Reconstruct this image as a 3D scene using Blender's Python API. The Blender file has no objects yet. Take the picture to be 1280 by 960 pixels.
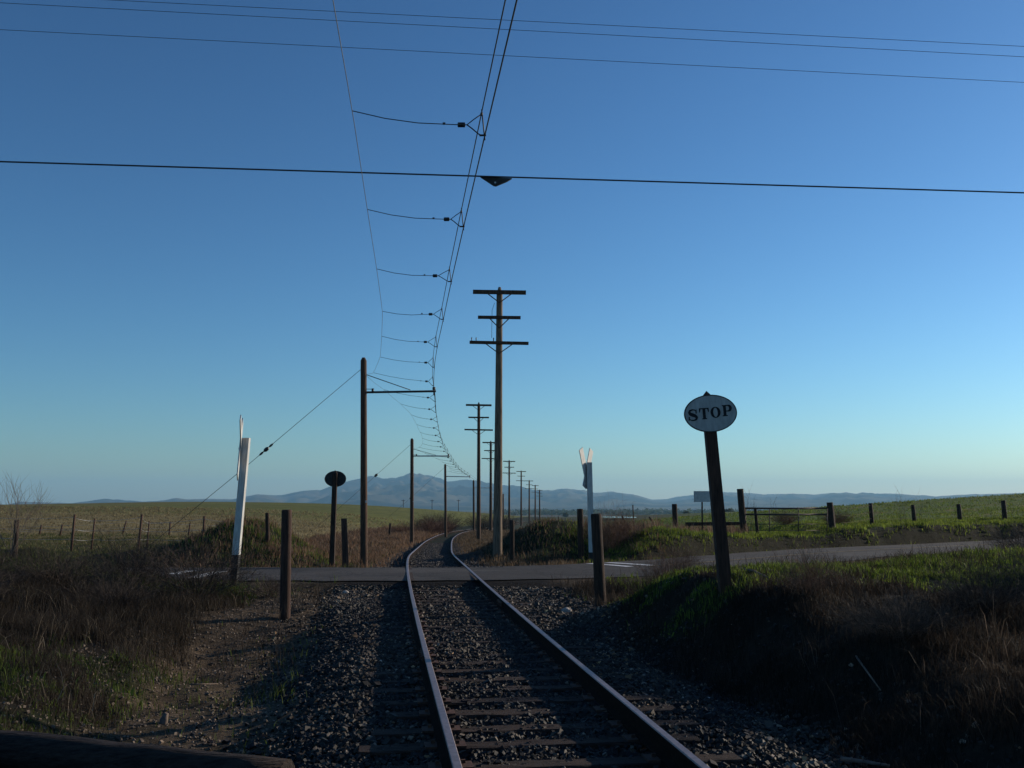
import bpy, math, random
import numpy as np
from mathutils import Vector

random.seed(7); RNG = np.random.default_rng(7)
R = math.radians
scene = bpy.context.scene
COL = scene.collection

# ------------------------------------------------------------------ camera
F = 1250.0; PITCH = math.atan((628 - 480) / F); CAMZ = 1.77
cam_d = bpy.data.cameras.new('camera'); cam = bpy.data.objects.new('camera', cam_d); COL.objects.link(cam)
cam.location = (0, 0, CAMZ); cam.rotation_euler = (R(90) + PITCH, 0, 0)
cam_d.sensor_width = 36; cam_d.lens = 36 * F / 1280; cam_d.clip_start = 0.05; cam_d.clip_end = 40000
scene.camera = cam

# ------------------------------------------------------------------ light
SUN_EL, SUN_AZ = 16.0, 60.0           # azimuth clockwise from the view direction
world = bpy.data.worlds.new('World'); scene.world = world; world.use_nodes = True
wn = world.node_tree; bg = wn.nodes['Background']
sky = wn.nodes.new('ShaderNodeTexSky'); sky.sky_type = 'NISHITA'; sky.sun_disc = False
sky.sun_elevation = R(SUN_EL); sky.sun_rotation = R(SUN_AZ)
sky.altitude = 100; sky.air_density = 1.0; sky.dust_density = 0.3; sky.ozone_density = 6.0
gam = wn.nodes.new('ShaderNodeGamma'); gam.inputs[1].default_value = 1.32; wn.links.new(sky.outputs[0], gam.inputs[0]); wb = wn.nodes.new('ShaderNodeVectorMath'); wb.operation = 'MULTIPLY'; wb.inputs[1].default_value = (1.04, 1.0, .84); wn.links.new(gam.outputs[0], wb.inputs[0]); wn.links.new(wb.outputs[0], bg.inputs[0]); bg.inputs[1].default_value = 0.085
sun_d = bpy.data.lights.new('sun', 'SUN'); sun = bpy.data.objects.new('sun', sun_d); COL.objects.link(sun)
sun_d.energy = 4.8; sun_d.angle = R(0.5); sun_d.color = (1.0, 0.86, 0.68)
sdir = Vector((math.sin(R(SUN_AZ)) * math.cos(R(SUN_EL)), math.cos(R(SUN_AZ)) * math.cos(R(SUN_EL)), math.sin(R(SUN_EL))))
sun.rotation_euler = sdir.to_track_quat('Z', 'Y').to_euler(); sun.location = (60, 40, 60)
vs = scene.view_settings
vs.view_transform = 'Standard'; vs.look = 'None'; vs.gamma = 1; vs.exposure = 0.0; vs.use_curve_mapping = False

# ------------------------------------------------------------------ helpers
def W(px, py, d):
    """world point seen in the photograph at px,py that stands d metres ahead"""
    u = (px - 640) / F; v = (480 - py) / F
    Y = math.cos(PITCH) - v * math.sin(PITCH); Z = math.sin(PITCH) + v * math.cos(PITCH)
    return Vector((u / Y * d, d, CAMZ + Z / Y * d))

def ss(a, b, x):
    t = np.clip((np.asarray(x, float) - a) / (b - a), 0, 1); return t * t * (3 - 2 * t)

_lat = RNG.random((512, 512))
def vnoise(x, y):
    x = np.asarray(x, float); y = np.asarray(y, float)
    xi = np.floor(x).astype(int); yi = np.floor(y).astype(int); fx = x - xi; fy = y - yi
    fx = fx * fx * (3 - 2 * fx); fy = fy * fy * (3 - 2 * fy)
    a = _lat[xi % 512, yi % 512]; b = _lat[(xi + 1) % 512, yi % 512]; c = _lat[xi % 512, (yi + 1) % 512]; e = _lat[(xi + 1) % 512, (yi + 1) % 512]
    return (a * (1 - fx) + b * fx) * (1 - fy) + (c * (1 - fx) + e * fx) * fy
def fbm(x, y, o=4):
    s = 0; a = 0.5; t = 0
    for i in range(o):
        s = s + a * vnoise(np.asarray(x) * 2 ** i + 17.3 * i, np.asarray(y) * 2 ** i + 9.1 * i); t += a; a *= 0.5
    return s / t - 0.5          # about -0.5..0.5

# track centre line -------------------------------------------------
TP = [(-12, 2.75, 0), (-5, 1.88, 0), (0, 1.24, 0), (3, .86, 0), (6.3, .43, 0), (8.45, .16, 0), (10.35, -.09, 0), (14.1, -.55, 0), (22, -1.5, 0), (26.3, -1.97, 0), (33, -2.65, -.12), (40, -3.15, -.32), (56, -4.1, -.56), (70, -4.85, -.85), (84, -5.3, -1.05), (100, -5.55, -1.3), (112, -5.2, -1.5), (125, -4.4, -1.7), (143, -3.0, -2.0), (180, -.9, -2.4), (217, 1.2, -2.7), (290, 5.3, -3.1), (400, 12, -4.0), (1200, 60, -16), (4000, 200, -32), (14000, 400, -34)]
_g = np.arange(-12, 300, 0.5); _tx = np.interp(_g, [p[0] for p in TP], [p[1] for p in TP]); _tz = np.interp(_g, [p[0] for p in TP], [p[2] for p in TP])
def _sm(a, s):
    k = np.exp(-0.5 * (np.arange(-4 * s, 4 * s + 1) / s) ** 2); k /= k.sum(); n = len(k) // 2
    pa = np.concatenate([a[0] + (a[0] - a[n:0:-1]), a, a[-1] + (a[-1] - a[-2:-n - 2:-1])]); return np.convolve(pa, k, 'valid')
_tx = _sm(_tx, 7); _tz = _sm(_tz, 7)
_G = np.concatenate([_g, [400, 1200, 4000, 14000]]); _TX = np.concatenate([_tx, [12, 60, 200, 400]]); _TZ = np.concatenate([_tz, [-4, -16, -32, -34]])
def tx(y): return np.interp(y, _G, _TX)
def tz(y): return np.interp(y, _G, _TZ)

# road centre line ---------------------------------------------------
RP = [(-90, 23.2, .125), (-30, 23.7, .125), (0, 23.75, .125), (2.4, 24.5, .13), (5.8, 27.3, .18), (10.0, 31.8, .22), (18.5, 37.6, .22), (30, 44, .5), (60, 58, 1.3), (140, 95, 2.5)]
_rg = np.arange(-90, 140, 0.5); _ry = _sm(np.interp(_rg, [p[0] for p in RP], [p[1] for p in RP]), 4); _rz = _sm(np.interp(_rg, [p[0] for p in RP], [p[2] for p in RP]), 5)
_rs = np.gradient(_ry, _rg)
def ry(x): return np.interp(x, _rg, _ry)
def rz(x): return np.interp(x, _rg, _rz)
def rdist(x, y): return (np.asarray(y) - ry(x)) / np.sqrt(1 + np.interp(x, _rg, _rs) ** 2)      # signed distance to road centre
RW = 2.15

def terrain(x, y, fine=True):
    x = np.asarray(x, float); y = np.asarray(y, float)
    c = tz(y); u = x - tx(y); rd = rdist(x, y)
    near = 1 - ss(-3.2, -2.3, rd)            # this side of the road
    # left: ditch and bank
    dn = 0.12 * fbm(y * .8, 3.1 + 0 * y, 3) * 4
    fadeg = (1 - ss(13.0, 16.8, y)); 
    ditch = -(ss(1.35, 2.7, -u) * 0.30 - ss(3.5 + dn, 4.5 + dn, -u) * 0.28) * (0.10 + .90 * fadeg)
    bankL = ss(3.6, 9.5, -u) * 0.62 * ss(1, 10, y) + ss(9, 20, -u) * 0.15
    zn = np.where(u < 0, ditch + bankL, 0)
    # right: shoulder then grassy mound
    mr = ss(1.6, 3.3, u - (12.5 - y) * .13) * (0.26 * ss(2, 8, y) + 0.56 * ss(6.8, 12.9, y)) + .12 * ss(4, 10, u)
    mr = mr - 0.10 * ss(1.5, 2.1, u) * (1 - ss(2.3, 3.2, u))
    mr = mr * (1 - .55 * (1 - ss(12.5, 14.5, y)) * 0) 
    mr = mr * (1 - (1 - ss(2.5, 5.0, x)) * ss(14, 17, y))
    mr = mr * (1 - .88 * ss(-9.5 - 2.5 * ss(6, 14, x), -4.5, rd) * ss(3, 5, x))
    zn = np.where(u > 0, mr, zn)
    # beyond the road
    far = ss(2.3, 3.4, rd)
    A = np.interp(y, [20, 30, 50, 100, 150, 250, 420, 900], [0, 0, .35, 1.9, 3.3, 5.0, 3.5, 0])
    L = A * (1 - np.exp(-np.clip(-u - 7, 0, None) / (6 + y * .058))) * (1 - .38 * ss(70, 170, -x) * ss(120, 260, y)) - .25 * ss(1.7, 2.6, -u) * (1 - ss(30, 60, y))
    B = np.interp(y, [26, 38, 50, 120, 220, 500], [0, .45, .9, 4.3, 3.2, 0])
    Rr = B * np.clip((u - 9) / 55, 0, 1.6) ** .8 + ((.72 + .28 * ss(11.2, 12.6, x)) * ss(2.45, 3.15, rd) * ss(2.2, 5, x) * (1 - ss(44, 62, y - .8 * np.clip(x - 6, 0, 60))))
    zf = np.where(u < 0, L, Rr)
    g = lambda cx, cy, a, sx, sy: a * np.exp(-((x - cx) / sx) ** 2 - ((y - cy) / sy) ** 2)
    zf = zf + g(1.5, 35.5, 1.4, 2.1, 3.0) + g(4.6, 33, .25, 2.2, 1.8) + g(-8.8, 34, 1.6, 2.0, 3.0) + g(-12, 31.5, .55, 2.6, 2.2) + g(-6.6, 31, .3, 1.2, 1.8)
    z = c + zn * near + zf * far
    # verge slopes and road bed
    w = 1 - ss(RW + .05, RW + .9, np.abs(rd)); w = np.where(y > 90, 0, w)
    z = z * (1 - w) + (rz(x) - .03) * w
    if fine:
        m = 1 - .85 * (1 - ss(1.7, 2.6, np.abs(u))); m = m * (1 - w)
        amp = .22 * fbm(x * .55, y * .55, 4) + .10 * fbm(x * 2.3 + 40, y * 2.3, 3)
        z = z + amp * m * np.interp(y, [0, 60, 250], [1, 1.2, 1.0]) * (1 - .8 * ss(60, 140, y))
        z = z - (.027 - .040 * fbm(x * .8 + 5, y * .55, 3)) * (1 - ss(1.6, 2.2, np.abs(u))) * (1 - w) + .05 * fbm(x * 9, y * 9, 3) * (1 - w) * (1 - ss(30, 60, y))
        # clods of the worn ditch edge
        e = np.exp(-((-u - 3.7 - dn) / .5) ** 2) * fadeg * ss(4, 6, y)
        z = z + .16 * fbm(x * 3.1, y * 3.1, 4) * e
    # crossing: flat ground by the rails in the road
    return z
def tzz(x, y): return float(terrain(np.array([x]), np.array([y]))[0])

# ------------------------------------------------------------------ materials
def nodes(m): return m.node_tree.nodes, m.node_tree.links
def mat(name, rgb, rough=.8, metal=0, var=.25, scale=8, bump=.3, bscale=40, stretch=None, rgb2=None, spec=.3, bdist=.01):
    m = bpy.data.materials.new(name); m.use_nodes = True; n, l = nodes(m); b = n['Principled BSDF']
    b.inputs['Roughness'].default_value = rough; b.inputs['Metallic'].default_value = metal; b.inputs['Specular IOR Level'].default_value = spec
    tc = n.new('ShaderNodeTexCoord'); mp = n.new('ShaderNodeMapping'); l.new(tc.outputs['Object'], mp.inputs[0])
    if stretch: mp.inputs['Scale'].default_value = stretch
    t = n.new('ShaderNodeTexNoise'); t.inputs['Scale'].default_value = scale; t.inputs['Detail'].default_value = 6; t.inputs['Roughness'].default_value = .65; l.new(mp.outputs[0], t.inputs['Vector'])
    cr = n.new('ShaderNodeValToRGB'); cr.color_ramp.elements[0].position = .32; cr.color_ramp.elements[1].position = .68
    c2 = rgb2 if rgb2 else tuple(min(1, v * (1 + var)) for v in rgb); c1 = tuple(v * (1 - var) for v in rgb)
    cr.color_ramp.elements[0].color = (*c1, 1); cr.color_ramp.elements[1].color = (*c2, 1)
    l.new(t.outputs[0], cr.inputs[0]); l.new(cr.outputs[0], b.inputs['Base Color'])
    if bump:
        t2 = n.new('ShaderNodeTexNoise'); t2.inputs['Scale'].default_value = bscale; t2.inputs['Detail'].default_value = 5; l.new(mp.outputs[0], t2.inputs['Vector'])
        bm = n.new('ShaderNodeBump'); bm.inputs['Strength'].default_value = bump; bm.inputs['Distance'].default_value = bdist; l.new(t2.outputs[0], bm.inputs['Height']); l.new(bm.outputs[0], b.inputs['Normal'])
    return m
M = {}
M['creosote'] = mat('creosote_wood', (.050, .026, .016), .85, 0, .45, 5, .8, 30, (6, 6, .5), (.13, .068, .040))
M['greywood'] = mat('weathered_pole_wood', (.095, .070, .052), .85, 0, .4, 5, .8, 30, (6, 6, .5), (.26, .19, .13))
M['darkpost'] = mat('dark_post_wood', (.022, .014, .011), .9, 0, .5, 6, .9, 30, (6, 6, .6), (.065, .038, .026))
M['redpost'] = mat('red_brown_wood', (.040, .020, .014), .85, 0, .5, 6, .8, 30, (6, 6, .6), (.085, .042, .028))
M['tie'] = mat('old_tie_wood', (.012, .0075, .006), .9, 0, .6, 5, 1.0, 30, (1, 14, 3), (.085, .046, .032), bdist=.02)
M['log'] = mat('lying_log_wood', (.016, .012, .011), .9, 0, .5, 4, 1.0, 9, (1.2, 7, 7), (.055, .038, .03), bdist=.04)
M['white'] = mat('weathered_white_paint', (.46, .455, .43), .6, 0, .25, 7, .5, 30, (4, 4, .5), (.62, .61, .58))
M['black'] = mat('black_paint', (.02, .02, .02), .6, 0, .3, 10, .3)
M['signface'] = mat('sign_face_enamel', (.36, .365, .355), .5, 0, .22, 7, .15, 40, (2.5, 2.5, .7))
M['signback'] = mat('sign_back', (.03, .03, .032), .7, 0, .4, 12, .3)
M['ink'] = mat('sign_lettering', (.010, .010, .013), .6, 0, .2, 10, 0)
M['galv'] = mat('galvanised_metal', (.40, .41, .42), .45, .6, .2, 14, .1)
M['wire'] = mat('dark_wire', (.035, .037, .04), .55, .3, .3, 14, 0)
M['copper'] = mat('trolley_wire_copper', (.045, .04, .035), .5, .5, .3, 14, 0)
M['greywire'] = mat('grey_steel_wire', (.30, .30, .30), .5, .3, .2, 14, 0)
M['insul'] = mat('dark_insulator', (.02, .02, .022), .35, 0, .3, 14, 0, spec=.5)
M['railtop'] = mat('polished_rail', (.22, .18, .185), .5, .6, .2, 20, .15, 200, rgb2=(.32, .26, .265))
M['railside'] = mat('shaded_rusty_rail', (.010, .006, .0045), .95, 0, .4, 20, .5, 80, rgb2=(.022, .012, .008), spec=.08)  # rust, darkened further so the rail sides hold their shade in the colour
M['rust'] = mat('rusty_iron', (.09, .045, .03), .8, .1, .4, 20, .4)
M['steelgate'] = mat('dull_gate_pipe', (.07, .05, .045), .6, .2, .4, 12, .3)
M['roadpaint'] = mat('worn_road_paint', (.62, .62, .60), .7, 0, .35, 9, .2, 60)
M['yellow'] = mat('faded_yellow_line', (.20, .15, .06), .8, 0, .5, 9, .2)
M['rock'] = mat('pale_rock', (.34, .30, .26), .8, 0, .3, 8, .7)
M['scrap'] = mat('pale_scrap', (.62, .52, .48), .7, 0, .2, 20, .3)
M['bark'] = mat('grey_brown_bark', (.15, .115, .09), .9, 0, .35, 14, .4)
M['housewall'] = mat('pale_farm_wall', (.72, .71, .68), .7, 0, .08, 1, 0)
M['houseroof'] = mat('grey_farm_roof', (.32, .31, .31), .7, 0, .1, 1, 0)

def attr_mat(name, rough=.9, fine=1.0, bump=.5, bscale=25, spec=.2, transl=0, bdist=.02):
    m = bpy.data.materials.new(name); m.use_nodes = True; n, l = nodes(m); b = n['Principled BSDF']
    b.inputs['Roughness'].default_value = rough; b.inputs['Specular IOR Level'].default_value = spec
    a = n.new('ShaderNodeAttribute'); a.attribute_name = 'col'
    if fine:
        tc = n.new('ShaderNodeTexCoord')
        t = n.new('ShaderNodeTexNoise'); t.inputs['Scale'].default_value = 6; t.inputs['Detail'].default_value = 12; t.inputs['Roughness'].default_value = .8; l.new(tc.outputs['Object'], t.inputs['Vector'])
        mr = n.new('ShaderNodeMapRange'); mr.inputs[1].default_value = .3; mr.inputs[2].default_value = .7; mr.inputs[3].default_value = 1 - .6 * fine; mr.inputs[4].default_value = 1 + .6 * fine; l.new(t.outputs[0], mr.inputs[0])
        t3 = n.new('ShaderNodeTexNoise'); t3.inputs['Scale'].default_value = .55; t3.inputs['Detail'].default_value = 9; t3.inputs['Roughness'].default_value = .75; l.new(tc.outputs['Object'], t3.inputs['Vector'])
        mr3 = n.new('ShaderNodeMapRange'); mr3.inputs[1].default_value = .3; mr3.inputs[2].default_value = .7; mr3.inputs[3].default_value = .62; mr3.inputs[4].default_value = 1.38; l.new(t3.outputs[0], mr3.inputs[0])
        mm_ = n.new('ShaderNodeMath'); mm_.operation = 'MULTIPLY'; l.new(mr.outputs[0], mm_.inputs[0]); l.new(mr3.outputs[0], mm_.inputs[1])
        vm = n.new('ShaderNodeVectorMath'); vm.operation = 'MULTIPLY'; l.new(a.outputs['Color'], vm.inputs[0]); l.new(mm_.outputs[0], vm.inputs[1]); l.new(vm.outputs[0], b.inputs['Base Color'])
        t2 = n.new('ShaderNodeTexNoise'); t2.inputs['Scale'].default_value = bscale; t2.inputs['Detail'].default_value = 8; t2.inputs['Roughness'].default_value = .7; l.new(tc.outputs['Object'], t2.inputs['Vector'])
        bm = n.new('ShaderNodeBump'); bm.inputs['Strength'].default_value = bump; bm.inputs['Distance'].default_value = bdist; l.new(t2.outputs[0], bm.inputs['Height']); l.new(bm.outputs[0], b.inputs['Normal'])
    else:
        l.new(a.outputs['Color'], b.inputs['Base Color'])
    if transl:
        out = n['Material Output']; tr = n.new('ShaderNodeBsdfTranslucent'); mx = n.new('ShaderNodeMixShader'); mx.inputs[0].default_value = transl
        l.new(a.outputs['Color'], tr.inputs[0]); l.new(b.outputs[0], mx.inputs[1]); l.new(tr.outputs[0], mx.inputs[2]); l.new(mx.outputs[0], out.inputs[0])
    return m
M['ground'] = attr_mat('ground_soil', .95, 1.0, .9, 14, .1, bdist=.05)
M['hills'] = attr_mat('hill_slopes', .95, 0, 0, 1, .05)
M['blade'] = attr_mat('grass_blades', .7, 0, 0, 1, .25, .48)
M['stone'] = attr_mat('ballast_stone', .7, 0, 0, 1, .35)
M['twig'] = attr_mat('dry_twigs', .9, 0, 0, 1, .1)

# asphalt
m = bpy.data.materials.new('asphalt'); m.use_nodes = True; n, l = nodes(m); b = n['Principled BSDF']; b.inputs['Roughness'].default_value = .85; b.inputs['Specular IOR Level'].default_value = .25
tc = n.new('ShaderNodeTexCoord'); t = n.new('ShaderNodeTexNoise'); t.inputs['Scale'].default_value = .9; t.inputs['Detail'].default_value = 10; t.inputs['Roughness'].default_value = .75
mp = n.new('ShaderNodeMapping'); mp.inputs['Scale'].default_value = (.35, 1.3, 1); l.new(tc.outputs['Object'], mp.inputs[0]); l.new(mp.outputs[0], t.inputs['Vector'])
cr = n.new('ShaderNodeValToRGB'); e = cr.color_ramp.elements; e[0].position = .35; e[0].color = (.034, .030, .027, 1); e[1].position = .68; e[1].color = (.085, .072, .062, 1)
l.new(t.outputs[0], cr.inputs[0])
vc = n.new('ShaderNodeTexVoronoi'); vc.feature = 'DISTANCE_TO_EDGE'; vc.inputs['Scale'].default_value = .8; nz = n.new('ShaderNodeTexNoise'); nz.inputs['Scale'].default_value = 2.2; nz.inputs['Detail'].default_value = 6; l.new(tc.outputs['Object'], nz.inputs['Vector'])
ad = n.new('ShaderNodeVectorMath'); ad.operation = 'ADD'; l.new(tc.outputs['Object'], ad.inputs[0]); l.new(nz.outputs['Color'], ad.inputs[1]); l.new(ad.outputs[0], vc.inputs['Vector'])
ck = n.new('ShaderNodeMapRange'); ck.inputs[1].default_value = .004; ck.inputs[2].default_value = .022; ck.inputs[3].default_value = .35; ck.inputs[4].default_value = 1.0; l.new(vc.outputs['Distance'], ck.inputs[0])
vp = n.new('ShaderNodeTexVoronoi'); vp.inputs['Scale'].default_value = .35; l.new(ad.outputs[0], vp.inputs['Vector']); pr = n.new('ShaderNodeMapRange'); pr.inputs[3].default_value = .7; pr.inputs[4].default_value = 1.25; l.new(vp.outputs['Color'], pr.inputs[0])
mu = n.new('ShaderNodeMath'); mu.operation = 'MULTIPLY'; l.new(ck.outputs[0], mu.inputs[0]); l.new(pr.outputs[0], mu.inputs[1]); vm2 = n.new('ShaderNodeVectorMath'); vm2.operation = 'MULTIPLY'; l.new(cr.outputs[0], vm2.inputs[0]); l.new(mu.outputs[0], vm2.inputs[1]); l.new(vm2.outputs[0], b.inputs['Base Color'])
v = n.new('ShaderNodeTexVoronoi'); v.inputs['Scale'].default_value = 60; l.new(tc.outputs['Object'], v.inputs['Vector']); bm = n.new('ShaderNodeBump'); bm.inputs['Strength'].default_value = .6; bm.inputs['Distance'].default_value = .01; l.new(v.outputs[0], bm.inputs['Height']); l.new(bm.outputs[0], b.inputs['Normal'])
M['asphalt'] = m
m = bpy.data.materials.new('pond_water'); m.use_nodes = True; b = m.node_tree.nodes['Principled BSDF']; b.inputs['Base Color'].default_value = (.05, .07, .08, 1); b.inputs['Roughness'].default_value = .08; M['water'] = m

# ------------------------------------------------------------------ mesh building
def np_mesh(name, V, quads=None, tris=None, col=None, smooth=False):
    me = bpy.data.meshes.new(name); V = np.asarray(V, np.float32)
    loops = []; starts = []; tot = 0; cnt = []
    if quads is not None and len(quads): q = np.asarray(quads, np.int32); loops.append(q.ravel()); cnt.append(np.full(len(q), 4, np.int32))
    if tris is not None and len(tris): q = np.asarray(tris, np.int32); loops.append(q.ravel()); cnt.append(np.full(len(q), 3, np.int32))
    loops = np.concatenate(loops); cnt = np.concatenate(cnt); starts = np.concatenate([[0], np.cumsum(cnt)[:-1]]).astype(np.int32)
    me.vertices.add(len(V)); me.vertices.foreach_set('co', V.ravel()); me.loops.add(len(loops)); me.loops.foreach_set('vertex_index', loops)
    me.polygons.add(len(cnt)); me.polygons.foreach_set('loop_start', starts); me.polygons.foreach_set('loop_total', cnt)
    me.polygons.foreach_set('use_smooth', np.full(len(cnt), smooth)); me.update(calc_edges=True)
    if col is not None:
        a = me.color_attributes.new('col', 'FLOAT_COLOR', 'POINT'); c = np.ones((len(V), 4), np.float32); c[:, :3] = col; a.data.foreach_set('color', c.ravel())
    me.validate(); return me
def link(name, me, m, parent=None, loc=None):
    o = bpy.data.objects.new(name, me); COL.objects.link(o)
    if m is not None:
        for mm in (m if isinstance(m, (list, tuple)) else [m]): me.materials.append(mm)
    if parent: o.parent = parent
    if loc is not None: o.location = loc
    return o
class MB:
    def __init__(s): s.v = []; s.f = []; s.mi = []; s.sm = []
    def add(s, vs, fs, mi=0, sm=False):
        o = len(s.v); s.v += [tuple(p) for p in vs]; s.f += [tuple(i + o for i in f) for f in fs]; s.mi += [mi] * len(fs); s.sm += [sm] * len(fs); return s
    def box(s, c, size, ax=None, mi=0):
        c = Vector(c); X, Y, Z = ax if ax else (Vector((1, 0, 0)), Vector((0, 1, 0)), Vector((0, 0, 1))); a, b_, d = (q / 2 for q in size)
        vs = [c + X * (i * a) + Y * (j * b_) + Z * (k * d) for i in (-1, 1) for j in (-1, 1) for k in (-1, 1)]
        return s.add(vs, [(0, 1, 3, 2), (4, 6, 7, 5), (0, 4, 5, 1), (2, 3, 7, 6), (0, 2, 6, 4), (1, 5, 7, 3)], mi)
    def beam(s, p0, p1, w, h, up=Vector((0, 0, 1)), mi=0):
        p0, p1 = Vector(p0), Vector(p1); X = (p1 - p0).normalized(); Y = up.cross(X).normalized(); Z = X.cross(Y)
        return s.box((p0 + p1) / 2, ((p1 - p0).length, w, h), (X, Y, Z), mi)
    def tube(s, pts, r, n=8, cap=True, mi=0, wob=0, sm=True):
        pts = [Vector(p) for p in pts]; rs = r if isinstance(r, (list, tuple)) else [r] * len(pts); ring = []; vs = []; fs = []
        ref = None
        for i, p in enumerate(pts):
            t = (pts[min(i + 1, len(pts) - 1)] - pts[max(i - 1, 0)]).normalized()
            if ref is None: ref = t.orthogonal().normalized()
            a = (ref - t * ref.dot(t)).normalized(); b_ = t.cross(a); ref = a
            for k in range(n):
                th = 2 * math.pi * k / n; rr = rs[i] * (1 + wob * random.uniform(-1, 1)); vs.append(p + (a * math.cos(th) + b_ * math.sin(th)) * rr)
        for i in range(len(pts) - 1):
            for k in range(n): k2 = (k + 1) % n; fs.append((i * n + k, i * n + k2, (i + 1) * n + k2, (i + 1) * n + k))
        s.add(vs, fs, mi, sm)
        if cap:
            o = len(s.v) - len(vs); s.f += [tuple(o + k for k in range(n))[::-1], tuple(o + (len(pts) - 1) * n + k for k in range(n))]; s.mi += [mi, mi]; s.sm += [False, False]
        return s
    def build(s, name, m, parent=None, loc=None):
        me = bpy.data.meshes.new(name); me.from_pydata(s.v, [], s.f); me.polygons.foreach_set('material_index', s.mi); me.polygons.foreach_set('use_smooth', s.sm); me.update()
        return link(name, me, m, parent, loc)
def tag(o, label=None, cat=None, group=None, kind=None):
    if label: o['label'] = label
    if cat: o['category'] = cat
    if group: o['group'] = group
    if kind: o['kind'] = kind
    return o
def thing(name, loc, label, cat, group=None, rz=0):
    o = bpy.data.objects.new(name, None); o.empty_display_size = .3; COL.objects.link(o); o.location = loc; o.rotation_euler.z = rz; return tag(o, label, cat, group)
def dup(root, loc, label, group=None, rz=None, sc=None):
    r = root.copy(); COL.objects.link(r); r.location = loc; r['label'] = label
    if group: r['group'] = group
    if rz is not None: r.rotation_euler.z = rz
    if sc is not None: r.scale = (sc, sc, sc)
    for ch in list(root.children):
        c = ch.copy(); COL.objects.link(c); c.parent = r
        for g in ch.children:
            d = g.copy(); COL.objects.link(d); d.parent = c
    return r

# ------------------------------------------------------------------ ground
def axis(lo, hi, a, b, step, grow):
    c = list(np.arange(a, b, step)); s = step; x = a; left = []
    while x > lo: s *= grow; x -= s; left.append(x)
    s = step; x = c[-1]; right = []
    while x < hi: s *= grow; x += s; right.append(x)
    return np.array(left[::-1] + c + right)
gx = axis(-12500, 12500, -13, 17, .11, 1.045); gy = axis(-40, 11000, -1, 30, .11, 1.02)
X, Y = np.meshgrid(gx, gy); x = X.ravel(); y = Y.ravel()
z = terrain(x, y)
def zones(x, y):
    """weights of gravel, bare dirt, green, dry growth"""
    u = x - tx(y); rd = rdist(x, y); n1 = fbm(x * .9, y * .9, 4); n2 = fbm(x * .35 + 50, y * .35, 4); n3 = fbm(x * 3 + 9, y * 3, 3)
    near = rd < 0
    rl = np.where(near, 2.15, 1.55) + n1 * .9; rr = np.where(near, 2.2 - .25 * ss(9, 12, y) + ss(13, 17, y) * .5, 1.55) + n1 * .6
    grav = np.where(u < 0, 1 - ss(rl - .2, rl + .25, -u), 1 - ss(rr - .3, rr + .4, u)); grav = grav * (1 - .7 * ss(28, 50, y))
    vr = np.exp(-((np.abs(rd) - RW - .2) / .40) ** 2) * np.where(rd > 0, .45, 1) * np.where((x > 2.5) & (rd > 0), .2, 1); 
    dirt = np.where((u < 0) & near, (1 - ss(3.5, 4.3, -u + n1 * 1.5)) * (1 - grav), 0)
    dirt = np.maximum(dirt, .8 * vr * (1 - ss(50, 80, y))); dirt = np.maximum(dirt, (1 - grav) * np.exp(-((y - 28.5) / 1.3) ** 2 - ((x + 4.3) / 2.5) ** 2))
    # green or dry
    gl = ss(.0, .25, n2 + .15) 
    gL = np.where(u < 0, ss(-.12, .12, n2 + .34 * (1 - ss(9.0, 14.0, y + n1 * 9 + .5 * (x + 7))) - .14 * ss(11, 13, y) * (1 - ss(17, 19, y)) + .1 * ss(-8, -10, x)), 0)
    gR = np.where(u >= 0, ss(-.1, .12, n2 - .34 + .62 * ss(11.6, 13.2, y + n1 * 5 + .35 * np.clip(x - 3.2, -2, 3)) * (.35 + .65 * ss(1.6, 2.8, x)) * (1 - .5 * ss(9, 14, x))), 0)
    green = np.where(near, gL + gR, ss(-.2, .1, n2 + .12)) 
    return grav, dirt, green, n1, n2, n3, u, rd
grav, dirt, green, n1, n2, n3, u, rd = zones(x, y)
c3 = lambda *a: np.array(a, float)
mix = lambda a, b, w: a * (1 - w[:, None]) + b * w[:, None]
col = mix(np.tile(c3(.024, .019, .013), (len(x), 1)), c3(.015, .021, .007), green)
fl = ss(42, 60, y) * ss(6, 9, -u)                     # left field: stubble, with a green strip near the crest
tan = c3(.205, .160, .070); gg = c3(.125, .130, .030)
bank_shade = ss(2.3, 2.7, rd) * (1 - ss(3.1, 3.6, rd)) * ss(1.5, 3.5, x); col = mix(col, c3(.020, .019, .010), bank_shade)  # road-facing side of the far bank: its shade painted into the ground colour
band = ss(95, 130, y + 30 * n2) * (.35 + .65 * ss(-110, -45, x))
fcol = mix(np.tile(tan, (len(x), 1)), gg, np.clip(band + n2 * .5, 0, 1)); fcol *= (1 + .35 * n1 + .5 * fbm(x * .02, y * .06, 4))[:, None]
col = mix(col, fcol, fl)
fr = ss(4.5, 6.5, rd) * ss(4, 10, u) * ss(30, 34, y)
gcol = mix(np.tile(c3(.070, .115, .008), (len(x), 1)), c3(.135, .115, .022), ss(.02, .3, n2 + n1 * .4)); col = mix(col, gcol, fr)
fv = ss(120, 220, y) * ss(-6, 4, u) * (1 - fr * .0); val = mix(np.tile(c3(.10, .082, .055), (len(x), 1)), c3(.06, .07, .035), ss(-.1, .15, fbm(x * .004, y * .004, 4)))
fv = fv * np.clip(1 - ss(30, 50, u) * (1 - ss(220, 400, y)), 0, 1)
col = mix(col, val, fv); col = mix(col, val, ss(450, 900, y))
col = mix(col, c3(.13, .095, .063) * .8, np.clip(dirt * (.75 + n3), 0, 1)); col = mix(col, c3(.013, .011, .010), np.clip(grav, 0, 1))  # gravel bed painted near black for the shade between the stones
col *= (1 + .5 * n3 * (1 - ss(60, 120, y)))[:, None]
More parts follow.
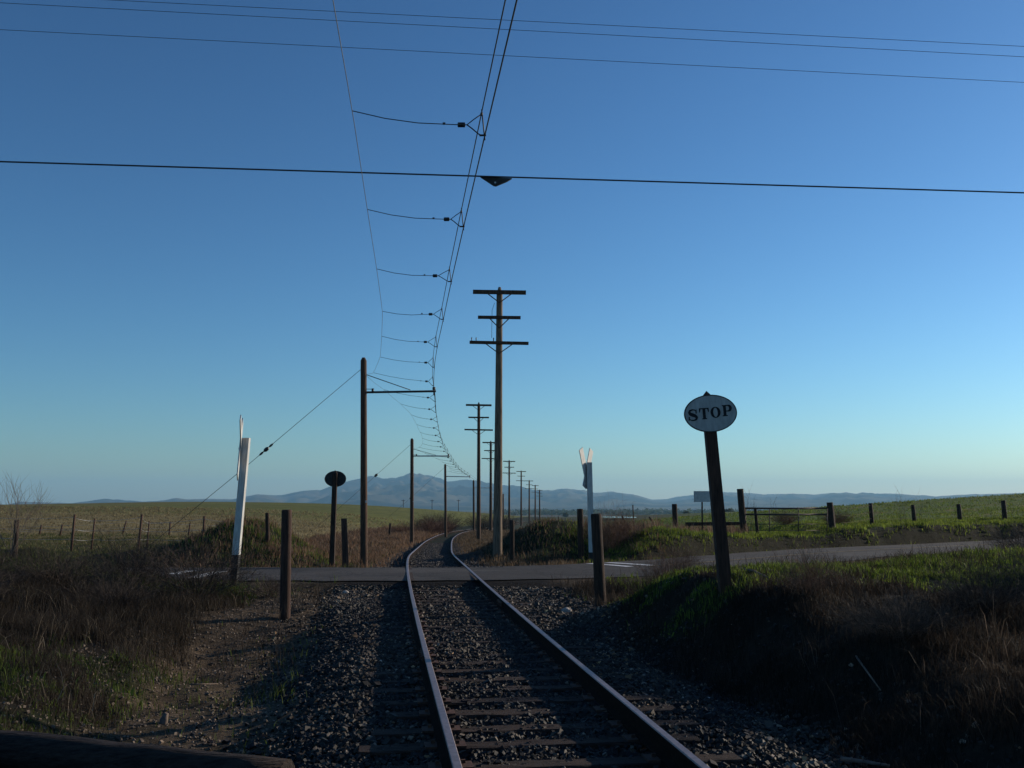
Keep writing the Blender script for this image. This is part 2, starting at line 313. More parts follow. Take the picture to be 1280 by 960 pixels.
ny, nx = X.shape; I = np.arange(nx * ny).reshape(ny, nx)
Q = np.stack([I[:-1, :-1].ravel(), I[:-1, 1:].ravel(), I[1:, 1:].ravel(), I[1:, :-1].ravel()], 1)
tag(link('ground', np_mesh('ground', np.stack([x, y, z], 1), Q, col=np.clip(col, .004, 1), smooth=True), M['ground']), kind='structure')

# ------------------------------------------------------------------ hills (real ridges 5 to 10 km away)
SIL = [(-500, 628), (-200, 630), (-60, 631), (0, 633), (12, 630), (25, 627), (60, 628), (90, 629), (130, 623), (150, 624), (180, 627), (205, 625), (220, 622), (232, 624), (260, 623), (290, 624), (320, 618), (350, 619), (380, 613), (400, 612), (420, 603), (450, 597), (462, 595), (480, 598), (495, 597), (512, 592), (530, 593), (545, 597), (560, 600), (585, 600), (600, 602), (620, 606), (650, 608), (670, 613), (690, 613), (705, 611), (730, 613), (745, 616), (765, 613.5), (790, 616), (805, 621), (815, 624), (835, 623), (850, 620), (870, 618), (900, 615), (930, 616), (955, 618), (990, 616.5), (1018, 618), (1040, 615), (1050, 616), (1058, 614.5), (1070, 616.5), (1078, 615), (1100, 617), (1120, 617), (1170, 620), (1195, 618.5), (1280, 616), (1400, 618), (1700, 624), (2100, 630)]
az = np.linspace(-1.15, 1.25, 1500); pxs = 640 + F * np.tan(np.clip(az, -1.0, 1.0)) / math.cos(PITCH); 
prof = (628 - np.interp(pxs, [s[0] for s in SIL], [s[1] for s in SIL])) / F / math.cos(PITCH)      # slope above eye level
prof = prof + .0006 * fbm(az * 260, az * 0 + 5, 4)
rr_ = np.linspace(4200, 10200, 150); AZ, RRR = np.meshgrid(az, rr_); PR = np.tile(prof, (len(rr_), 1))
RC = 8000 + 900 * np.sin(AZ * 5 + 1) + 1400 * fbm(AZ * 6, AZ * 0 + 2, 3)
t_ = (RRR - 4300) / (RC - 4300); up = ss(0, 1, np.clip(t_, 0, 1)) ** .75; dn_ = 1 - .6 * ss(1.0, 1.7, t_)
top = CAMZ + PR * RC / np.cos(AZ * .0)
hx = RRR * np.sin(AZ); hy = RRR * np.cos(AZ); top = CAMZ + PR * RC * np.cos(AZ)
rg = 1 - np.abs(fbm(hx / 650, hy / 900, 5)) * 4.2; rg2 = 1 - np.abs(fbm(hx / 260 + 30, hy / 420, 4)) * 4
car = (1 - np.clip(rg * .6 + rg2 * .4, 0, 1)) * (1 - ss(.75, 1.0, t_) * .85) * ss(0, .15, t_)
hz = -34 + (top + 34) * up * dn_ * (1 - .95 * car)
hcol = np.zeros((hx.size, 3)) + c3(.11, .088, .050); gm = ss(-.05, .12, fbm(hx / 380, hy / 500, 5) + .10 * car).ravel(); hcol = mix(hcol, c3(.016, .022, .016), gm)
ny, nx = hx.shape; I = np.arange(nx * ny).reshape(ny, nx); Q = np.stack([I[:-1, :-1].ravel(), I[:-1, 1:].ravel(), I[1:, 1:].ravel(), I[1:, :-1].ravel()], 1)
tag(link('hills', np_mesh('hills', np.stack([hx.ravel(), hy.ravel(), hz.ravel()], 1), Q, col=hcol, smooth=True), M['hills']), kind='structure')

# ------------------------------------------------------------------ road and its paint
def road_strip(name, xs, o0, o1, dz, m, step=.5, **k):
    xs = np.arange(xs[0], xs[1] + 1e-6, step); V = []; NL = 7
    for xx in xs:
        sl = float(np.interp(xx, _rg, _rs)); L = math.hypot(1, sl); nv = (-sl / L, 1 / L); yy = float(ry(xx)); zz = float(rz(xx)) + dz
        for j in range(NL):
            o = o0 + (o1 - o0) * j / (NL - 1)
            if abs(o1 - o0) > 3: o += (.55 * float(fbm(xx * 1.3, o, 4)) if j in (0, NL - 1) else 0)
            V.append((xx + nv[0] * o, yy + nv[1] * o, zz + (.02 * (1 - (o / RW) ** 2) if abs(o1 - o0) > 3 else .02 * (1 - (o / RW) ** 2))))
    Q = [(i * NL + j, i * NL + j + 1, (i + 1) * NL + j + 1, (i + 1) * NL + j)[::-1] for i in range(len(xs) - 1) for j in range(NL - 1)]
    o = link(name, np_mesh(name, V, Q, smooth=True), m); return tag(o, kind='structure')
road_strip('road', (-88, 110), -RW, RW, -.005, M['asphalt'])
road_strip('road_line', (3.5, 60), .02, .12, .004, M['yellow']); road_strip('road_line', (-60, -6), .02, .12, .004, M['yellow'])
def road_bar(name, xa, xb, w, o0, o1, m):      # painted bar across one lane, from (xa,o0) to (xb,o1)
    V = []; N = 6
    for j in range(N + 1):
        o = o0 + (o1 - o0) * j / N; xc = xa + (xb - xa) * j / N
        for s_ in (-1, 1):
            xx = xc + s_ * w / 2; sl = float(np.interp(xx, _rg, _rs)); L = math.hypot(1, sl)
            V.append((xx - sl / L * o, float(ry(xx)) + o / L, float(rz(xx)) + .004 + .02 * (1 - (o / RW) ** 2)))
    Q = [(2 * i, 2 * i + 1, 2 * i + 3, 2 * i + 2) for i in range(N)]
    tag(link(name, np_mesh(name, V, Q), m), kind='structure')
road_bar('stop_bar', 3.05, 3.1, .22, .15, 1.95, M['roadpaint']); road_bar('stop_bar', 3.65, 3.7, .22, .15, 1.95, M['roadpaint'])
road_bar('stop_bar', -6.95, -6.9, .32, -1.6, .35, M['roadpaint']); road_bar('stop_bar', -7.75, -7.7, .30, -.6, .6, M['roadpaint'])

# ------------------------------------------------------------------ railway track
def tpt(s_y, off=0, z0=0):
    e = .25; dx = float(tx(s_y + e) - tx(s_y - e)); L = math.hypot(dx, 2 * e); t = (dx / L, 2 * e / L); n_ = (t[1], -t[0])
    return Vector((float(tx(s_y)) + n_[0] * off, s_y + n_[1] * off, float(tz(s_y)) + z0))
trk = thing('railroad_track', (0, 0, 0), 'single rusty rail track with wooden ties curving over the road crossing', 'railroad track')
PROF = [(-.07, 0), (.07, 0), (.07, .012), (.012, .03), (.012, .112), (.033, .125), (.034, .152), (.028, .160), (-.028, .160), (-.034, .152), (-.033, .125), (-.012, .112), (-.012, .03), (-.07, .012)]
for sgn in (-1, 1):
    ys = list(np.arange(-6, 60, .5)) + list(np.arange(60, 240, 2.0)); V = []; Fc = []; mi = []; sm = []
    for yy in ys:
        c = tpt(yy, sgn * .7525); a = tpt(yy, sgn * .7525 + .1); nn = (a - c).normalized()
        for (o, h) in PROF: V.append(c + nn * o * .88 + Vector((0, 0, h)))
    NP = len(PROF)
    for i in range(len(ys) - 1):
        for j in range(NP): j2 = (j + 1) % NP; Fc.append((i * NP + j, i * NP + j2, (i + 1) * NP + j2, (i + 1) * NP + j)); mi.append(1 if j in (6, 7, 8) else 0)
    mb = MB(); mb.add(V, Fc); mb.mi = mi; rail = mb.build('rail', [M['railside'], M['railtop']], trk)
    for yj in ((11.6, 25 + 3) if sgn < 0 else (17.3,)):
        jb = MB(); c0, c1 = tpt(yj - .3, sgn * .7525), tpt(yj + .3, sgn * .7525)
        nn = (tpt(yj, sgn * .7525 + .1) - tpt(yj, sgn * .7525)).normalized()
        for s2 in (-1, 1):
            jb.beam(c0 + nn * s2 * .026 + Vector((0, 0, .07)), c1 + nn * s2 * .026 + Vector((0, 0, .07)), .02, .07)
            for k in range(4): p = c0.lerp(c1, .14 + .24 * k) + nn * s2 * .045 + Vector((0, 0, .07)); jb.box(p, (.03, .03, .03))
        jb.build('joint_bar', M['rust'], rail)
def tie(i, yy, ln):
    c = tpt(yy); a = (tpt(yy, 1) - c).normalized(); ang = random.uniform(-.035, .035); a = Vector((a.x * math.cos(ang) - a.y * math.sin(ang), a.x * math.sin(ang) + a.y * math.cos(ang), 0)); b_ = Vector((-a.y, a.x, 0))
    off = random.uniform(-.12, .12); w = random.uniform(.19, .235); V = []; NS = 13
    for k in range(NS):
        s_ = (k / (NS - 1) - .5) * ln + off
        for (p, q) in ((-.5, -.16), (.5, -.16), (.5, -.012), (.44, 0), (.15, -.002), (-.2, .001), (-.44, 0), (-.5, -.012)):
            V.append(c + a * (s_ + random.uniform(-.006, .006)) + b_ * (p * w + random.uniform(-.006, .006)) + Vector((0, 0, q - .003 + random.uniform(-.004, .004))))
    Fc = [(k * 8 + j, k * 8 + (j + 1) % 8, (k + 1) * 8 + (j + 1) % 8, (k + 1) * 8 + j) for k in range(NS - 1) for j in range(8)]; Fc += [tuple(range(8))[::-1], tuple((NS - 1) * 8 + j for j in range(8))]
    mb = MB(); mb.add(V, Fc); t_o = mb.build('crosstie', M['tie'], trk)
    if yy < 20:
        for sgn in (-1, 1):
            pl = MB(); p = c + a * sgn * .7525; pl.box(p + Vector((0, 0, .004)), (.30, .17, .014), (a, b_, Vector((0, 0, 1))))
            for s2 in (-1, 1): pl.box(p + a * s2 * .088 + b_ * random.uniform(-.05, .05) + Vector((0, 0, .022)), (.03, .022, .024), (a, b_, Vector((0, 0, 1))))
            pl.build('tie_plate', M['rust'], t_o)
for sgn in (-1, 1):           # the grooves left for the wheel flanges where the road crosses
    V = []; ys = np.arange(21.4, 26.3, .25)
    for yy in ys:
        for o_ in (.038, .105): V.append(tpt(yy, sgn * (.7525 - o_), 0) + Vector((0, 0, .150)))
    link('flangeway', np_mesh('flangeway', V, [(2 * i, 2 * i + 1, 2 * i + 3, 2 * i + 2) for i in range(len(ys) - 1)]), M['tie'], trk)
ty = 2.2; i = 0
while ty < 21.2: tie(i, ty, random.uniform(2.45, 2.65)); ty += random.uniform(.50, .60); i += 1
ty = 26.9
while ty < 62: tie(i, ty, 2.5); ty += .6; i += 1

# ------------------------------------------------------------------ scatter helpers
def sample(n, y0, y1, xf, p=1.0):
    """points denser towards the camera so that they are even in the view; xf(y) -> (x0, x1)"""
    y_ = (y0 ** p + (y1 ** p - y0 ** p) * RNG.random(n)) ** (1 / p); a, b_ = xf(y_); return a + (b_ - a) * RNG.random(n), y_
def blades(name, x, y, h, w, col, lean=.45, label=None, zoff=-.01):
    n = len(x); z0 = terrain(x, y) + zoff; th = RNG.random(n) * 2 * np.pi; la = RNG.random(n) * 2 * np.pi; ln = lean * (.3 + RNG.random(n)) * h
    dx = np.cos(th) * w / 2; dy = np.sin(th) * w / 2; lx = np.cos(la) * ln; ly = np.sin(la) * ln
    V = np.zeros((n, 5, 3)); V[:, 0] = np.stack([x - dx, y - dy, z0], 1); V[:, 1] = np.stack([x + dx, y + dy, z0], 1)
    V[:, 2] = np.stack([x + dx * .7 + lx * .35, y + dy * .7 + ly * .35, z0 + h * .6], 1); V[:, 3] = np.stack([x - dx * .7 + lx * .35, y - dy * .7 + ly * .35, z0 + h * .6], 1)
    V[:, 4] = np.stack([x + lx, y + ly, z0 + h * (1 - .35 * lean * RNG.random(n))], 1)
    b_ = np.arange(n)[:, None] * 5; Qd = b_ + np.array([[0, 1, 2, 3]]); T = b_ + np.array([[3, 2, 4]])
    C = np.repeat(col, 5, 0)
    o = link(name, np_mesh(name, V.reshape(-1, 3), Qd, T, col=C), M['blade']); return tag(o, label, name.replace('_', ' '), kind='stuff')
def rcol(n, a, b_, v=.3):
    t = RNG.random(n)[:, None]; return (np.array(a) * (1 - t) + np.array(b_) * t) * (1 + v * (RNG.random(n)[:, None] * 2 - 1))

# ballast stones
ICO = []
def rock_protos(k):
    out = []
    base = np.array([(0, 0, 1), (.94, 0, .33), (-.47, .82, .33), (-.47, -.82, .33), (.47, .82, -.33), (.47, -.82, -.33), (-.94, 0, -.33), (0, 0, -1)])
    fs = [(0, 1, 2), (0, 2, 3), (0, 3, 1), (1, 4, 2), (2, 6, 3), (3, 5, 1), (1, 5, 4), (2, 4, 6), (3, 6, 5), (7, 4, 5), (7, 6, 4), (7, 5, 6)]
    for _ in range(k): out.append(base * (1 + .35 * (RNG.random((8, 3)) - .5)) * np.array([1, .7 + .3 * RNG.random(), .55 + .25 * RNG.random()]))
    return out, np.array(fs)
PRT, PF = rock_protos(12)
def stones(name, x, y, s, col, label, zo=0):
    n = len(x); z0 = terrain(x, y) + zo; V = np.zeros((n, 8, 3)); a = RNG.random(n) * 2 * np.pi; pk = RNG.integers(0, 12, n); P = np.array(PRT)[pk]
    # random tumbling about two axes
    t = RNG.random(n) * 2 * np.pi; ct, st = np.cos(t)[:, None], np.sin(t)[:, None]; P = np.stack([P[..., 0], P[..., 1] * ct - P[..., 2] * st, P[..., 1] * st + P[..., 2] * ct], -1)
    ca, sa = np.cos(a)[:, None], np.sin(a)[:, None]; P = np.stack([P[..., 0] * ca - P[..., 1] * sa, P[..., 0] * sa + P[..., 1] * ca, P[..., 2]], -1)
    V = P * s[:, None, None] + np.stack([x, y, z0 + s * .25], 1)[:, None, :]
    T = (np.arange(n)[:, None, None] * 8 + PF[None]).reshape(-1, 3)
    return tag(link(name, np_mesh(name, V.reshape(-1, 3), tris=T, col=np.repeat(col, 8, 0)), M['stone']), label, 'ballast', kind='stuff')
sx, sy = sample(150000, 4.6, 21.2, lambda y: (tx(y) - 2.9, tx(y) + 3.3), .75)
gv = zones(sx, sy)[0]; u_ = sx - tx(sy)
keep = (RNG.random(len(sx)) < gv * .9 + .05) & (np.abs(rdist(sx, sy)) > RW + .1)
sx, sy, u_ = sx[keep], sy[keep], u_[keep]; s_ = .009 + .024 * RNG.random(len(sx)) ** 2.4 + .0005 * sy; s_[RNG.random(len(sx)) < .01] *= 1.7
inner = np.abs(u_) < 1.3
sc_ = rcol(len(sx), (.009, .0072, .0055), (.038, .030, .022), .6); br = RNG.random(len(sx)) < .11; sc_[br] *= 6.0 * RNG.uniform(.5, 1.5, (int(br.sum()), 1)); stain = (.55 + .9 * ss(-.12, .12, fbm(sx * .8, sy * .5 + 7, 3)))[:, None] * (1 - .35 * (np.abs(u_) < .6))[:, None]; sc_ *= stain; wm_ = RNG.random(len(sx)) < .2; sc_[wm_] *= np.array([1.35, 1.0, .65])  # scattered stones brightened in colour as sunlit flecks, the others kept dark
stones('ballast', sx, sy, s_, np.clip(sc_, .01, .6), 'loose dark grey ballast stones around the ties', 0.0)
sx, sy = sample(30000, 25.8, 60, lambda y: (tx(y) - 1.7, tx(y) + 1.7), .9); s_ = .03 + .02 * RNG.random(len(sx))
stones('ballast', sx, sy, s_, rcol(len(sx), (.025, .022, .019), (.06, .05, .042), .4), 'dark ballast under the curving track beyond the road', 0.0)
# dirt clods
sx, sy = sample(16000, 5, 21, lambda y: (tx(y) - 4.8, tx(y) - 2.0), .8); s_ = .006 + .02 * RNG.random(len(sx)) ** 3
tag(stones('clods', sx, sy, s_, rcol(len(sx), (.09, .065, .045), (.19, .14, .10), .3), 'small clods and pebbles on the bare dirt beside the track'), cat='dirt clods')

# grass and dry growth
def veg(n, y0, y1, xf, p, sel, hf, wf, ca, cb, name, label, lean=.45, clump=None, var=.35):
    x_, y_ = sample(n, y0, y1, xf, p)
    if clump:
        k = len(x_) // clump; cx, cy = x_[:k], y_[:k]; idx = RNG.integers(0, k, n); r = RNG.normal(0, .07, (2, n)) * (1 + y_ * .03); x_ = cx[idx] + r[0]; y_ = cy[idx] + r[1]
    zn_ = zones(x_, y_); w_ = sel(x_, y_, *zn_); k = (RNG.random(len(x_)) < w_) & (np.abs(zn_[7]) > RW + .05); x_, y_ = x_[k], y_[k]
    pt = ss(-.16, .04, fbm(x_ * 1.9 + 31, y_ * 1.9, 4)); k = RNG.random(len(x_)) < (.22 + .78 * pt); x_, y_ = x_[k], y_[k]
    pn = fbm(x_ * 1.6 + 3, y_ * 1.6, 4) * 3; cv = 1 + 1.5 * fbm(x_ * 2.7 + 77, y_ * 2.7, 4)
    h = hf(x_, y_) * (.55 + .8 * RNG.random(len(x_))) * (1 + .5 * pn); return blades(name, x_, y_, h, wf(x_, y_), np.clip(rcol(len(x_), ca, cb, var) * cv[:, None], .004, 1), lean, label)
gG1, gG2 = (.016, .036, .005), (.115, .155, .024)
dD1, dD2 = (.011, .009, .007), (.062, .048, .035)
off = lambda g, d: (1 - g) * (1 - d)
wl = lambda b: (lambda x, y: b * (1 + y * .09) * (.6 + .8 * RNG.random(len(x))))
veg(170000, 4.5, 21.6, lambda y: (np.maximum(-.62 * y - 2, -16), tx(y) - 2.2), .8, lambda x, y, g, d, gr, *a: off(g, d * .96) * gr * 1.0, lambda x, y: .055 + .004 * y, wl(.004), gG1, gG2, 'grass', 'low green grass on the bank left of the dirt ditch', clump=9)
veg(190000, 4.5, 21.6, lambda y: (np.maximum(-.62 * y - 2, -16), tx(y) - 2.4), .8, lambda x, y, g, d, gr, *a: off(g, d * .93) * (1 - gr * .72), lambda x, y: .10 + .14 * ss(11, 14, y) + .003 * y, wl(.0028), dD1, dD2, 'dry_grass', 'brown dry weeds covering the bank left of the track', lean=.6, clump=12)
veg(190000, 5.5, 27, lambda y: (tx(y) + 1.6, np.minimum(.62 * y + 2, 20)), .8, lambda x, y, g, d, gr, n1, n2, n3, u, rd: off(g, d) * gr * (rd < 0), lambda x, y: .045 + .0035 * y, wl(.0045), (.03, .06, .007), (.17, .22, .032), 'grass', 'green grass on the mound around the oval stop sign', clump=9)  # blade colours lightened to paint the sunlit crest of the mound
veg(210000, 4.8, 27, lambda y: (tx(y) + 1.6, np.minimum(.62 * y + 2, 20)), .8, lambda x, y, g, d, gr, n1, n2, n3, u, rd: off(g, d) * (1 - gr * .85) * (rd < 0), lambda x, y: .15 + .07 * ss(12, 16, y), wl(.0028), (.010, .008, .006), (.048, .036, .026), 'dry_grass', 'brown dry weeds on the slope right of the track', lean=.6, clump=12)  # darker than the left bank's weeds: the slope's shade is in the colour
veg(170000, 25.5, 52, lambda y: (2.0 + 0 * y, .62 * y + 4), 1, lambda x, y, g, d, gr, n1, n2, n3, u, rd: off(g, 0) * (rd > 0) * (.10 + .9 * ss(2.85, 3.3, rd + n1 * .5)) * (1 - ss(8, 14, rd) * .75), lambda x, y: .13 - .03 * ss(4, 7, rdist(x, y)), wl(.005), (.05, .08, .009), (.19, .23, .035), 'grass', 'green grass on the bank along the far side of the road', clump=6)  # sunlit crest painted with lighter, yellower blades; few grow on the dark face
veg(90000, 25.5, 60, lambda y: (-.62 * y - 3, np.where(y < 60, tx(y) - 1.7, 0)), 1, lambda x, y, g, d, gr, *a: off(g, d * .8) * .9, lambda x, y: .12 + 0 * x, wl(.0045), (.045, .062, .014), (.11, .11, .04), 'grass', 'mixed green and straw grass left of the track beyond the road', clump=6)
veg(60000, 26, 110, lambda y: (tx(y) - 8, tx(y) - 1.5), 1, lambda x, y, g, d, gr, *a: 1 + 0 * x, lambda x, y: .22 + .25 * ss(45, 90, y), wl(.006), (.10, .06, .038), (.19, .12, .075), 'dry_grass', 'russet dry grass lining the left of the far curve', clump=8)
veg(60000, 26, 110, lambda y: (tx(y) + 1.4, tx(y) + 7), 1, lambda x, y, g, d, gr, n1, n2, n3, u, rd: 1. * (rd > 2.6), lambda x, y: .16 + .1 * ss(45, 90, y), wl(.006), (.055, .042, .028), (.13, .09, .055), 'dry_grass', 'brown dry grass right of the track beyond the road', clump=8)
gz_ = lambda x, y, g, d, gr, n1, n2, n3, u, rd: off(g, d) * gr * (rd < 0) * .8
veg(26000, 5, 22, lambda y: (np.maximum(-.62 * y - 2, -16), tx(y) - 2.4), .8, gz_, lambda x, y: .05 + .002 * y, wl(.013), (.02, .045, .008), (.06, .11, .02), 'leafy_weeds', 'small broad leaved weeds in the grass on the left bank', clump=8, lean=1.1)
veg(30000, 6, 26, lambda y: (tx(y) + 1.9, np.minimum(.62 * y + 2, 20)), .8, gz_, lambda x, y: .05 + .002 * y, wl(.013), (.03, .06, .008), (.15, .20, .032), 'leafy_weeds', 'small broad leaved weeds in the grass on the right mound', clump=8, lean=1.1)  # leaf colours lightened along with the sunlit mound grass
dz_ = lambda x, y, g, d, gr, n1, n2, n3, u, rd: off(g, d) * (rd < 0) * (1 - .7 * gr)
veg(2600, 5, 21, lambda y: (np.maximum(-.62 * y - 2, -16), tx(y) - 3.2), .8, dz_, lambda x, y: .30 + 0 * x, wl(.0035), (.10, .08, .055), (.26, .21, .15), 'dead_stalks', 'pale bent dead stalks among the weeds on the left bank', clump=5, lean=.9)
veg(1000, 5.5, 24, lambda y: (tx(y) + 2.4, np.minimum(.62 * y + 2, 20)), .8, dz_, lambda x, y: .30 + 0 * x, wl(.003), (.05, .04, .028), (.16, .12, .09), 'dead_stalks', 'pale bent dead stalks among the weeds on the right slope', clump=5, lean=.9)  # stalk colours darkened too, carrying the shade of this slope
gm_ = lambda x, y: np.maximum(np.exp(-((x - 3.6) / 2.2) ** 2 - ((y - 33.2) / 2.0) ** 2), np.exp(-((x + 7.4) / 2.4) ** 2 - ((y - 33.0) / 3.0) ** 2))
veg(60000, 28, 40, lambda y: (-13 + 0 * y, 8 + 0 * y), 1, lambda x, y, g, d, gr, n1, n2, n3, u, rd: np.clip(gm_(x, y) * 1.6 + n1 - .15, 0, 1) * (np.abs(u) > 2), lambda x, y: .12 + 0 * x, wl(.005), (.05, .09, .010), (.13, .18, .028), 'grass', 'bright green grass on the two dirt mounds past the road', clump=6)
veg(70000, 44, 150, lambda y: (-.62 * y - 3, tx(y) - 8), 1, lambda x, y, g, d, gr, n1, n2, *a: .7 + n2, lambda x, y: .10 + .0006 * y, wl(.006), (.12, .095, .045), (.24, .19, .10), 'stubble', 'straw stubble over the field on the left', clump=7, lean=.7)
veg(70000, 38, 125, lambda y: (tx(y) + 12, .62 * y + 3), 1, lambda x, y, g, d, gr, n1, n2, n3, u, rd: (.7 + n2) * (rd > 5), lambda x, y: .10 + .0006 * y, wl(.006), (.05, .085, .008), (.14, .17, .025), 'crop', 'short green crop over the field on the right', clump=7, lean=.5)
veg(26000, 29, 42, lambda y: (2.6 + 0 * y, 9.0 + 0 * y), 1, lambda x, y, g, d, gr, n1, n2, n3, u, rd: .5 * (rd > 5.2) * (1 + 0 * x), lambda x, y: .42 + 0 * x, wl(.004), (.12, .075, .05), (.22, .15, .10), 'dry_grass', 'tall russet weeds among the leaning fence stakes', clump=14, lean=.4)

# ------------------------------------------------------------------ shrubs
def shrub_mesh(name, nst, h, spread, w, seed, ca, cb, arch=.5):
    r = np.random.default_rng(seed); V = []; T = []; C = []
    def seg(p, q, w0, w1, c):
        d = q - p; s = np.cross(d, r.normal(size=3)); s /= (np.linalg.norm(s) + 1e-9); b = len(V)
        V.extend([p - s * w0, p + s * w0, q + s * w1, q - s * w1]); T.append((b, b + 1, b + 2, b + 3)); C.extend([c] * 4)
    for _ in range(nst):
        a = r.random() * 6.283; e = r.random() ** .6; hh = h * (.55 + .5 * r.random()) * (1 - .35 * e); rad = spread * e
        p = np.array([math.cos(a) * rad * .25 * r.random(), math.sin(a) * rad * .25 * r.random(), -.03]); tip = np.array([math.cos(a) * rad, math.sin(a) * rad, hh]); c = np.array(ca) + (np.array(cb) - np.array(ca)) * r.random()
        N = 5; prev = p
        for k in range(1, N + 1):
            t = k / N; q = p + (tip - p) * t; q[2] = p[2] + (tip[2] - p[2]) * (t ** (1 - .45 * arch)); q = q + r.normal(size=3) * h * .025
            seg(prev, q, w * (1.1 - t * .8), w * (1.1 - (t + .2) * .8), c)
            for _b in range(2 if k > 1 else 0):
                bd = (q - prev) * (.5 + r.random()) + r.normal(size=3) * h * .10; bq = q + bd; seg(q, bq, w * .55, w * .3, c)
                for _c in range(2): seg(bq, bq + bd * .4 + r.normal(size=3) * h * .06, w * .35, w * .15, c)
            prev = q
    me = np_mesh(name, np.array(V), quads=np.array(T), col=np.array(C)); me.materials.append(M['twig']); return me
SH = {'dark': shrub_mesh('dry_shrub', 170, .75, .75, .0032, 1, (.030, .025, .022), (.085, .068, .060)), 'dark2': shrub_mesh('dry_shrub', 150, .6, .8, .0032, 5, (.032, .026, .022), (.092, .073, .062)),
      'rust': shrub_mesh('dry_shrub', 120, .8, .55, .0035, 2, (.12, .07, .045), (.22, .13, .09), .3),
      'far': shrub_mesh('dry_shrub', 150, 2.0, 2.0, .016, 3, (.055, .045, .032), (.13, .085, .06)), 'farred': shrub_mesh('dry_shrub', 130, 1.5, 1.7, .015, 4, (.12, .06, .04), (.20, .11, .075)),
      'stalk': shrub_mesh('tall_weed', 7, 1.5, .35, .006, 6, (.10, .08, .06), (.16, .12, .09), .1)}
def shrub(kind, x_, y_, sc, label, group, cat='shrub', name='dry_shrub'):
    o = bpy.data.objects.new(name, SH[kind]); COL.objects.link(o); o.location = (x_, y_, tzz(x_, y_) - .02); o.scale = (sc, sc, sc * random.uniform(.9, 1.1)); o.rotation_euler.z = random.uniform(0, 6.28)
    return tag(o, label, cat, group)
gL_, gR_, gF_ = 'dry shrubs on the left bank', 'dry shrubs on the right slope', 'brush along the far curve'
for a in [('dark', -5.6, 18.0, 1.45, 'largest dark dry shrub by the left edge of the crossing', gL_), ('dark', -6.9, 18.4, 1.25, 'dark dry shrub left of the largest one, by the near road edge', gL_),
          ('dark2', -4.6, 19.3, .8, 'low dark shrub at the foot of the white crossing post', gL_), ('dark2', -7.4, 16.6, 1.1, 'grey brown bush mid bank in front of the field fence', gL_),
          ('dark', -8.4, 15.6, 1.0, 'grey brown bush near the left edge of the photo', gL_), ('dark2', -6.0, 15.4, .95, 'brown bush nearest the ditch on the upper left bank', gL_), ('dark', -7.3, 13.6, .9, 'grey bush at the far left, lowest on the bank', gL_),
          ('rust', 2.95, 20.2, .85, 'russet weed clump between the dark post and the stop sign by the road', gR_), ('rust', 3.5, 21.0, .8, 'small russet weed clump touching the near road edge right of the track', gR_),
          ('rust', 3.3, 11.3, .65, 'russet weeds just below the stop sign post', gR_), ('dark2', 3.6, 9.6, .8, 'brown bush low on the slope under the stop sign', gR_), ('dark', 4.9, 10.6, .75, 'brown bush in the middle of the right slope', gR_),
          ('dark2', 6.3, 11.6, .9, 'brown bush high on the right slope toward the photo edge', gR_), ('dark', 7.6, 13.0, .8, 'brown bush at the right edge of the mound top', gR_), ('dark', 5.1, 8.2, .8, 'dark bush at the lower right corner', gR_), ('dark2', 12.6, 23.0, 1.2, 'weeds along the near edge of the road far right', gR_), ('dark', 10.9, 21.6, 1.0, 'low weeds between the grass strip and the road at right', gR_),
          ('rust', 3.0, 31.6, 1.35, 'pink brown weed clump behind the white forked crossing post', gR_), ('rust', 3.55, 32.2, 1.1, 'pink brown weeds beside the leaning fence stakes', gR_),
          ('far', -7.0, 108, 1.0, 'big dark brush behind the third trolley pole', gF_), ('far', -3.4, 120, 1.05, 'dark brush right behind the fourth trolley pole', gF_), ('far', -9.8, 116, .9, 'brush left of the big dark one above the curve', gF_), ('far', -1.2, 128, .9, 'brush where the track bends out of sight', gF_), 
          ('farred', -7.3, 88, .95, 'reddish brush at the outside of the curve', gF_), ('farred', -9.2, 84, .8, 'reddish brush next to the second trolley pole', gF_), ('farred', -6.6, 98, .9, 'reddish brush just left of the third trolley pole foot', gF_), ('far', 2.8, 96, .7, 'dark brush behind the tall crossarm pole', gF_),
          ('far', 9.6, 56, .35, 'small dark bush in the green field behind the wooden rail', gF_), ('farred', 12.5, 46, .42, 'brown weeds behind the pipe gate', gF_), ('farred', 14.0, 43.5, .45, 'brown weeds just right of the pipe gate', gF_)]: shrub(*a)
for (px, d, sc, lab) in [(1126, 45, 1.0, 'tall dry weed against the sky, second fence post right of gate'), (1146, 46, .85, 'shorter dry weed against the sky right of the tall one'), (966, 40, .85, 'thin tall weed behind the left half of the gate'), (935, 40, .95, 'thin tall weed beside the tall gate post')]:
    p = W(px, 640, d); shrub('stalk', p.x, d, sc, lab, 'tall dry weeds by the right fence', 'weed', 'tall_weed')

# bare sapling at the left edge
def branch(mb, p, d, L, r, lev):
    N = 5; pts = [p]; q = p.copy(); dd = d.copy()
    for k in range(N): dd = (dd + Vector((random.uniform(-.12, .12), random.uniform(-.12, .12), random.uniform(-.02, .08)))).normalized(); q = q + dd * L / N; pts.append(q.copy())
    mb.tube(pts, [r * (1 - .75 * k / N) for k in range(N + 1)], 5, False)
    if lev:
        for k in range(2, N + 1):
            for _ in range(2 if lev > 1 else 1):
                a = dd.orthogonal().normalized(); a.rotate(Vector(dd).to_track_quat('Z', 'Y')); s = Vector((random.uniform(-1, 1), random.uniform(-1, 1), random.uniform(0, .5))); branch(mb, pts[k], (dd + s * .75).normalized(), L * random.uniform(.4, .65), r * .5, lev - 1)
p = W(12, 668, 21); base = Vector((p.x, 21, tzz(p.x, 21) - .1)); tr = thing('bare_sapling', base, 'leafless thin sapling at the far left edge against the sky', 'tree')
